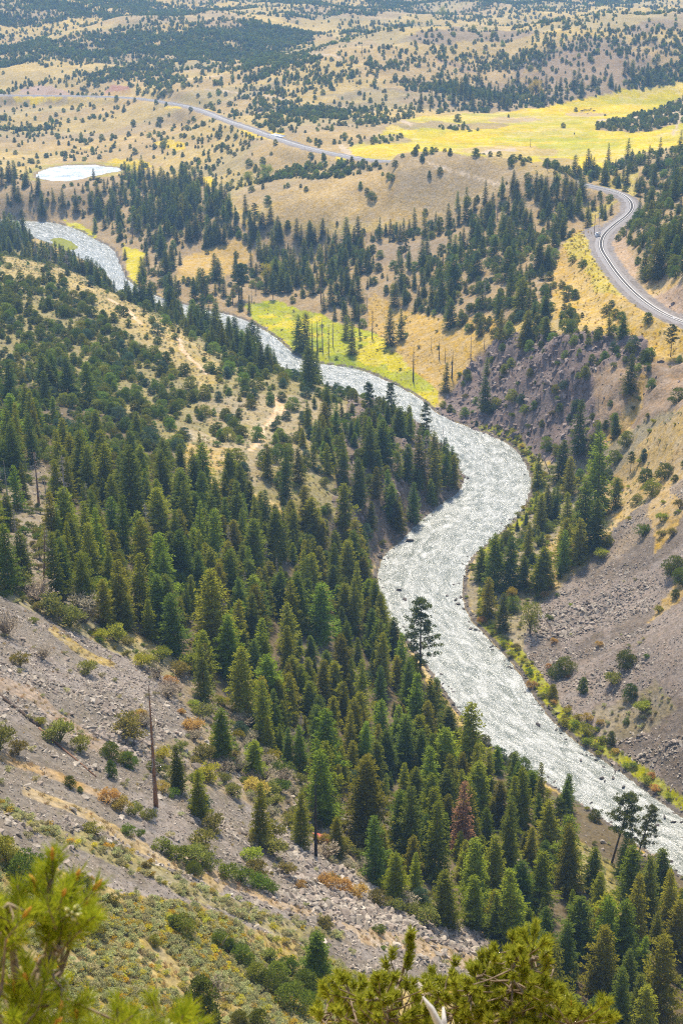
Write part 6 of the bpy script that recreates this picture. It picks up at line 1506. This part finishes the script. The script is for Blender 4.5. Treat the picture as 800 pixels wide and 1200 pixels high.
g_ = G(); g_.add([(.70, -.60, 1.40), (.70, .60, 1.40), (1.13, .70, 1.07), (1.13, -.70, 1.07)], [(0, 3, 2, 1)]); addobj('windscreen', g_.mesh('glass', M['dark']), wr)
for ax in (-1.3, 1.3):
    for sg in (-1, 1):
        g_ = G(); g_.tube([(ax, sg * .66, .33), (ax, sg * .84, .33)], [.33, .33], 14); w_ = addobj('wheel', g_.mesh('tyre', M['dark']), wr); g_ = G(); g_.tube([(ax, sg * .84, .33), (ax, sg * .86, .33)], [.18, .17], 10); addobj('rim', g_.mesh('rim', M['steel']), w_)
# ------------------------------------------------------------------ cattle in the meadow
def cow_mesh(mat, graze):
    g_ = G()
    g_.tube([(-1.15, 0, 1.12), (-1.0, 0, 1.1), (-.5, 0, 1.02), (.1, 0, 1.0), (.65, 0, 1.08), (.95, 0, 1.2)], [.16, .34, .39, .42, .38, .24], 10)
    hz = .35 if graze else 1.35
    g_.tube([(.85, 0, 1.2), (1.15, 0, (1.2 + hz) / 2 + .1), (1.35, 0, hz), (1.62, 0, hz - .18)], [.25, .19, .17, .09], 8)
    for ax, bend in ((-.88, .08), (.68, -.03)):
        for sg in (-.2, .2): g_.tube([(ax, sg, .95), (ax + bend, sg, .5), (ax, sg, 0)], [.17, .08, .055], 6)
    g_.tube([(-1.2, 0, 1.2), (-1.32, 0, .9), (-1.3, 0, .5)], [.05, .03, .04], 5)
    for sg in (-1, 1): g_.tube([(1.3, sg * .1, hz + .12), (1.27, sg * .32, hz + .1)], [.06, .03], 5)
    return g_.mesh('cow', mat, True)
for i, (px_, py_, rz_, br, lab) in enumerate([(681, 131, .2, 0, 'black cow standing at the near end of the meadow herd'), (683.5, 130.3, 1.6, 0, 'black cow close behind the end cow'), (685.5, 130.2, 2.8, 0, 'black cow in the middle of the meadow herd'), (689, 130.2, .1, 1, 'greyish brown cow in the middle of the herd'), (691.5, 128.7, 1.0, 0, 'dark cow grazing behind the others'), (695.5, 130.8, 3.0, 1, 'brown cow at the far right of the herd'), (688, 133.5, .3, 1, 'reddish calf lying off in front of the herd'), (672.5, 157.5, 1.2, 0, 'lone dark cow in the middle of the yellow meadow')]):
    x1, y1, z1, t1 = cast(px_, py_); o = addobj('cow', cow_mesh(M['hider'] if br else M['hide'], i % 2)); o.location = (x1, y1, z1); o.rotation_euler = (0, 0, rz_); tag(o, lab, 'cow')
    if 'calf' in lab: o.scale = (.65,) * 3
print('things', round(time.time() - T0, 1))

# ------------------------------------------------------------------ foreground pines
M['fgneedle'] = leafmat('lit pine needles', (.17, .235, .015), (.40, .41, .035), .52, .05)
M['fgneedle2'] = leafmat('pale pine needles', (.20, .24, .022), (.44, .44, .06), .5, .05)
M['bud'] = noisemat('orange pine bud', (.50, .20, .03), (.66, .36, .07), 40, .7, .2)
M['cone'] = noisemat('cream young cones', (.46, .46, .20), (.72, .68, .38), 60, .7, .3)
M['twigb'] = noisemat('grey brown twig', (.13, .095, .065), (.26, .20, .14), 30, .9, .4)
def P3(px, py, t):
    u, dy, dz = ray(px, py); return np.array([u * t, dy * t, CAMZ + dz * t])
def fg_pine(shoots, limbs, root_xyz, nlen, nwid, nn, slen, mat, lab, seed, budn=10, conen=8, trunk_r=.03):
    rr = np.random.default_rng(seed)
    root = bpy.data.objects.new('pine_sapling', None); root.location = root_xyz; C.objects.link(root); tag(root, lab, 'pine tree')
    rx = np.array(root_xyz)
    wood = G(); nodes = []
    for li, (pts, r0, r1) in enumerate(limbs):
        pts = np.array(pts)
        # smooth
        d_ = np.r_[0, np.cumsum(np.linalg.norm(np.diff(pts, axis=0), axis=1))]; s_ = np.linspace(0, d_[-1], max(6, len(pts) * 4))
        q = np.c_[[np.interp(s_, d_, pts[:, k_]) for k_ in range(3)]].T + rr.normal(size=(len(s_), 3)) * r1 * .6
        wood.tube(q - rx, np.linspace(r0, r1, len(q)), 7); nodes += list(q[len(q) // 3:])
    nodes = np.array(nodes)
    nd = G(); tips = []
    for sp in shoots:
        base = np.array(sp); k_ = np.argmin(((nodes - base) ** 2).sum(1) + .35 * np.clip(nodes[:, 2] - base[2] + .02, 0, 9)); a = nodes[k_]
        ax = (base - a); ax = ax / (np.linalg.norm(ax) + 1e-6) * .7 + np.array([0, 0, .75]) + rr.normal(size=3) * .28; ax /= np.linalg.norm(ax)
        L_ = slen * rr.uniform(.7, 1.3); tip = base + ax * L_
        mid = (a + base) / 2 + np.array([0, 0, -.02]) + rr.normal(size=3) * .01
        wood.tube(np.array([a, mid, base, tip]) - rx, np.array([.28, .2, .14, .08]) * min(trunk_r, .026), 5, False)
        s_ = rr.random(nn) ** .8; c0 = base + ax * (s_[:, None] * L_)
        v = rr.normal(size=(nn, 3)); v -= (v @ ax)[:, None] * ax; v /= np.linalg.norm(v, axis=1, keepdims=True)
        D_ = v * rr.uniform(.35, .95, (nn, 1)) + ax * rr.uniform(.5, 1.1, (nn, 1))
        global R; R = rr
        nd.leaves(c0 - rx, D_, nlen * rr.uniform(.75, 1.15, nn), nwid)
        tips.append((tip, ax))
    addobj('trunk', wood.mesh('pine_wood', M['twigb'], True), root)
    addobj('needles', nd.mesh('pine_needles', M[mat]), root)
    idx = rr.permutation(len(tips))
    for k_ in idx[:budn]:
        tip, ax = tips[k_]; g_ = G(); g_.tube([tip - ax * slen * .25 - rx, tip - rx, tip + ax * slen * .18 - rx], [slen * .05, slen * .07, slen * .015], 6); addobj('bud', g_.mesh('bud', M['bud'], True), root)
    for k_ in idx[budn:budn + conen]:
        tip, ax = tips[k_]; g_ = G()
        for c in range(16):
            v = rr.normal(size=3); v /= np.linalg.norm(v); v += ax * .4; p0 = tip - ax * slen * .15 + v * slen * .10; g_.tube([p0 - rx, p0 + v * slen * .10 - rx, p0 + v * slen * .16 - rx], [slen * .035, slen * .05, slen * .015], 5)
        addobj('cone_cluster', g_.mesh('cones', M['cone'], True), root)
def shoots_in(poly, n_, t0, t1, seed):
    rr = np.random.default_rng(seed); p = np.array(poly, float); out = []
    while len(out) < n_:
        a = rr.uniform(p[:, 0].min(), p[:, 0].max()); b = rr.uniform(p[:, 1].min(), p[:, 1].max())
        if inpoly(np.array([a]), np.array([b]), poly)[0]: out.append(P3(a, b, rr.uniform(t0, t1)))
    return out
def gz_(x, y): return float(height(np.array([x]), np.array([y]))[0])
# left sapling, about 3.6 m away
f0 = P3(26, 1172, 3.6); gx, gy = f0[0] + .02, f0[1] - .05
stem = [(gx, gy, gz_(gx, gy) - .1), tuple(P3(14, 1290, 3.6)), tuple(P3(19, 1205, 3.6)), tuple(f0)]
limbs = [(stem, .034, .020), ([f0, P3(45, 1138, 3.6), P3(58, 1115, 3.6), P3(76, 1101, 3.65), P3(84, 1070, 3.65)], .015, .006), ([f0, P3(22, 1150, 3.55), P3(14, 1118, 3.55), P3(12, 1078, 3.55), P3(10, 1058, 3.5)], .014, .005),
         ([P3(58, 1115, 3.6), P3(56, 1085, 3.6), P3(59, 1050, 3.6), P3(60, 1030, 3.6)], .009, .005), ([P3(30, 1160, 3.6), P3(60, 1148, 3.7), P3(72, 1138, 3.75)], .006, .003),
         ([P3(19, 1205, 3.6), P3(70, 1230, 3.6), P3(125, 1215, 3.7), P3(190, 1215, 3.8)], .016, .006), ([P3(14, 1260, 3.6), P3(-10, 1200, 3.4), P3(0, 1160, 3.4)], .012, .005)]
sh = [P3(60, 1042, 3.6), P3(62, 1030, 3.6), P3(59, 1055, 3.6)] + shoots_in([(44, 1052), (68, 1046), (84, 1056), (98, 1075), (94, 1095), (80, 1115), (52, 1118), (42, 1095)], 30, 3.45, 3.8, 1) + \
     shoots_in([(-12, 1062), (8, 1056), (22, 1076), (28, 1095), (26, 1115), (8, 1122), (-12, 1115)], 16, 3.35, 3.65, 2) + shoots_in([(-12, 1140), (20, 1132), (50, 1140), (95, 1145), (108, 1165), (60, 1190), (20, 1200), (-12, 1190)], 22, 3.4, 4.0, 3) + \
     shoots_in([(60, 1210), (108, 1190), (130, 1186), (150, 1205), (182, 1195), (203, 1190), (218, 1210), (210, 1245), (60, 1255)], 28, 3.3, 4.0, 4) + shoots_in([(-15, 1200), (60, 1200), (60, 1260), (-15, 1260)], 24, 3.3, 3.9, 5)
fg_pine(sh, limbs, (gx, gy, gz_(gx, gy)), .050, .0026, 120, .09, 'fgneedle', 'blurred bright green pine sapling with cream cones at the bottom corner', 11, budn=30, conen=9, trunk_r=.02)
# middle saplings, about 9 m away
for sd_, poly, n_, gxp, lab, extra in [
    (21, [(372, 1178), (384, 1160), (405, 1152), (430, 1160), (452, 1145), (468, 1160), (500, 1150), (528, 1142), (545, 1150), (560, 1180), (560, 1240), (372, 1240)], 240, 455, 'yellow green pine sapling with one tall leader shoot above the scree', [(476, 1112), (477, 1120), (474, 1130), (479, 1106), (476, 1140), (455, 1138), (458, 1128), (531, 1135)]),
    (22, [(552, 1150), (562, 1130), (580, 1118), (598, 1108), (625, 1106), (640, 1118), (636, 1150), (650, 1172), (672, 1186), (700, 1180), (712, 1196), (716, 1240), (552, 1240)], 320, 600, 'larger yellow green pine sapling with pale cones beside the forest', [(600, 1104), (625, 1102), (632, 1110), (655, 1165), (705, 1182)])]:
    b0 = P3(gxp, 1320, 9.2); gx, gy = b0[0], b0[1] - .3
    limbs = [([(gx, gy, gz_(gx, gy) - .1), P3(gxp, 1330, 9.1), P3(gxp, 1240, 9.0)], .05, .028)]
    rr = np.random.default_rng(sd_)
    tops = [(a[0] + rr.uniform(-8, 8), a[1] + 16) for a in poly if a[1] < 1200] + [(e[0], e[1] + 10) for e in extra[:1]]
    for a, b in tops:
        m1 = ((gxp + a) / 2 + rr.uniform(-10, 10), (1240 + b) / 2 + 12)
        limbs.append(([P3(gxp + (a - gxp) * .15, 1238, 9.0), P3(m1[0], m1[1], rr.uniform(8.7, 9.2)), P3(a, b, rr.uniform(8.7, 9.3))], .014, .005))
    sh = shoots_in(poly, n_, 8.5, 9.6, sd_ + 50) + [P3(a, b, 9.0) for a, b in extra]
    fg_pine(sh, limbs, (gx, gy, gz_(gx, gy)), .058, .0062, 150, .085, 'fgneedle2', lab, sd_, budn=14, conen=36, trunk_r=.045)
# bleached dead stub
q = P3(519, 1215, 5.0); gx, gy = q[0] + .05, q[1] - .05
root = bpy.data.objects.new('dead_branch', None); root.location = (gx, gy, gz_(gx, gy)); C.objects.link(root); tag(root, 'bleached forked dead branch sticking up before the pine saplings', 'branch')
rx = np.array(root.location); rx = np.array([gx, gy, gz_(gx, gy)])
g_ = G(); g_.tube(np.array([(gx, gy, rx[2] - .1), P3(524, 1300, 5.0), P3(516, 1205, 5.0), P3(505, 1182, 5.0), P3(495, 1168, 5.0)]) - rx, [.032, .023, .016, .011, .003], 8); addobj('stem', g_.mesh('stem', M['palewood'], True), root)
g_ = G(); g_.tube(np.array([P3(521, 1230, 5.0), P3(520, 1198, 5.02), P3(519, 1180, 5.03)]) - rx, [.014, .010, .004], 7); addobj('fork', g_.mesh('fork', M['palewood'], True), root)
EXPOSURE = 1.14; HAZE = .00015
# ------------------------------------------------------------------ camera, light, sky, air
cam = bpy.data.cameras.new('camera'); cam.sensor_fit = 'VERTICAL'; cam.sensor_height = 36; cam.lens = F / 1200 * 36
cam.clip_end = 20000; cam.clip_start = .1
cam.dof.use_dof = True; cam.dof.focus_distance = 320; cam.dof.aperture_fstop = 8
co = bpy.data.objects.new('camera', cam); co.location = (0, 0, CAMZ); co.rotation_euler = (math.radians(90) - PITCH, 0, 0); C.objects.link(co)
scene.camera = co
SUN_EL, SUN_AZ = math.radians(59), math.radians(-4)      # azimuth from +Y towards +X
sd = Vector((math.sin(SUN_AZ) * math.cos(SUN_EL), math.cos(SUN_AZ) * math.cos(SUN_EL), math.sin(SUN_EL)))
sl = bpy.data.lights.new('sun', 'SUN'); sl.energy = 3.0; sl.angle = math.radians(5); sl.color = (1, .93, .80)
so = bpy.data.objects.new('sun', sl); so.rotation_euler = sd.to_track_quat('Z', 'Y').to_euler(); so.location = (0, 0, 300); C.objects.link(so)
wd = bpy.data.worlds.new('World'); scene.world = wd; wd.use_nodes = True
nt = wd.node_tree; bg = nt.nodes['Background']; sky = nt.nodes.new('ShaderNodeTexSky'); sky.sky_type = 'NISHITA'; sky.sun_disc = False
sky.sun_elevation = SUN_EL; sky.sun_rotation = SUN_AZ; sky.altitude = 2000; sky.air_density = 1; sky.dust_density = 3.0
nt.links.new(sky.outputs[0], bg.inputs[0]); bg.inputs[1].default_value = .15
vs = scene.view_settings; vs.view_transform = 'Standard'; vs.look = 'None'; vs.exposure = EXPOSURE; vs.gamma = 1; vs.use_white_balance = True; vs.white_balance_temperature = 7200; vs.white_balance_tint = 10
scene.cycles.max_bounces = 6; scene.cycles.diffuse_bounces = 3; scene.cycles.glossy_bounces = 2; scene.cycles.transmission_bounces = 4; scene.cycles.transparent_max_bounces = 4
scene.cycles.volume_bounces = 0
scene.cycles.use_denoising = False; scene.cycles.denoising_prefilter = 'NONE'; scene.cycles.filter_width = 1.15
if HAZE:
    bm = bmesh.new(); bmesh.ops.create_cube(bm, size=1); 
    for v_ in bm.verts: v_.co = Vector((v_.co.x * 12400, v_.co.y * 12400, 0 if 0 else (285 if v_.co.z > 0 else -12)))
    hm = bpy.data.meshes.new('haze'); bm.to_mesh(hm); bm.free()
    m_, nt, N_, Lk = newmat('haze air'); pv_ = N_.new('ShaderNodeVolumePrincipled'); pv_.inputs['Color'].default_value = (.34, .62, 1, 1); pv_.inputs['Density'].default_value = HAZE; pv_.inputs['Anisotropy'].default_value = .2
    o_ = N_.new('ShaderNodeOutputMaterial'); Lk.new(pv_.outputs[0], o_.inputs[1]); hm.materials.append(m_)
    ho = addobj('haze', hm); tag(ho, 'thin bluish haze in the air over the valley', 'haze', kind='stuff')
print('done', round(time.time() - T0, 1))
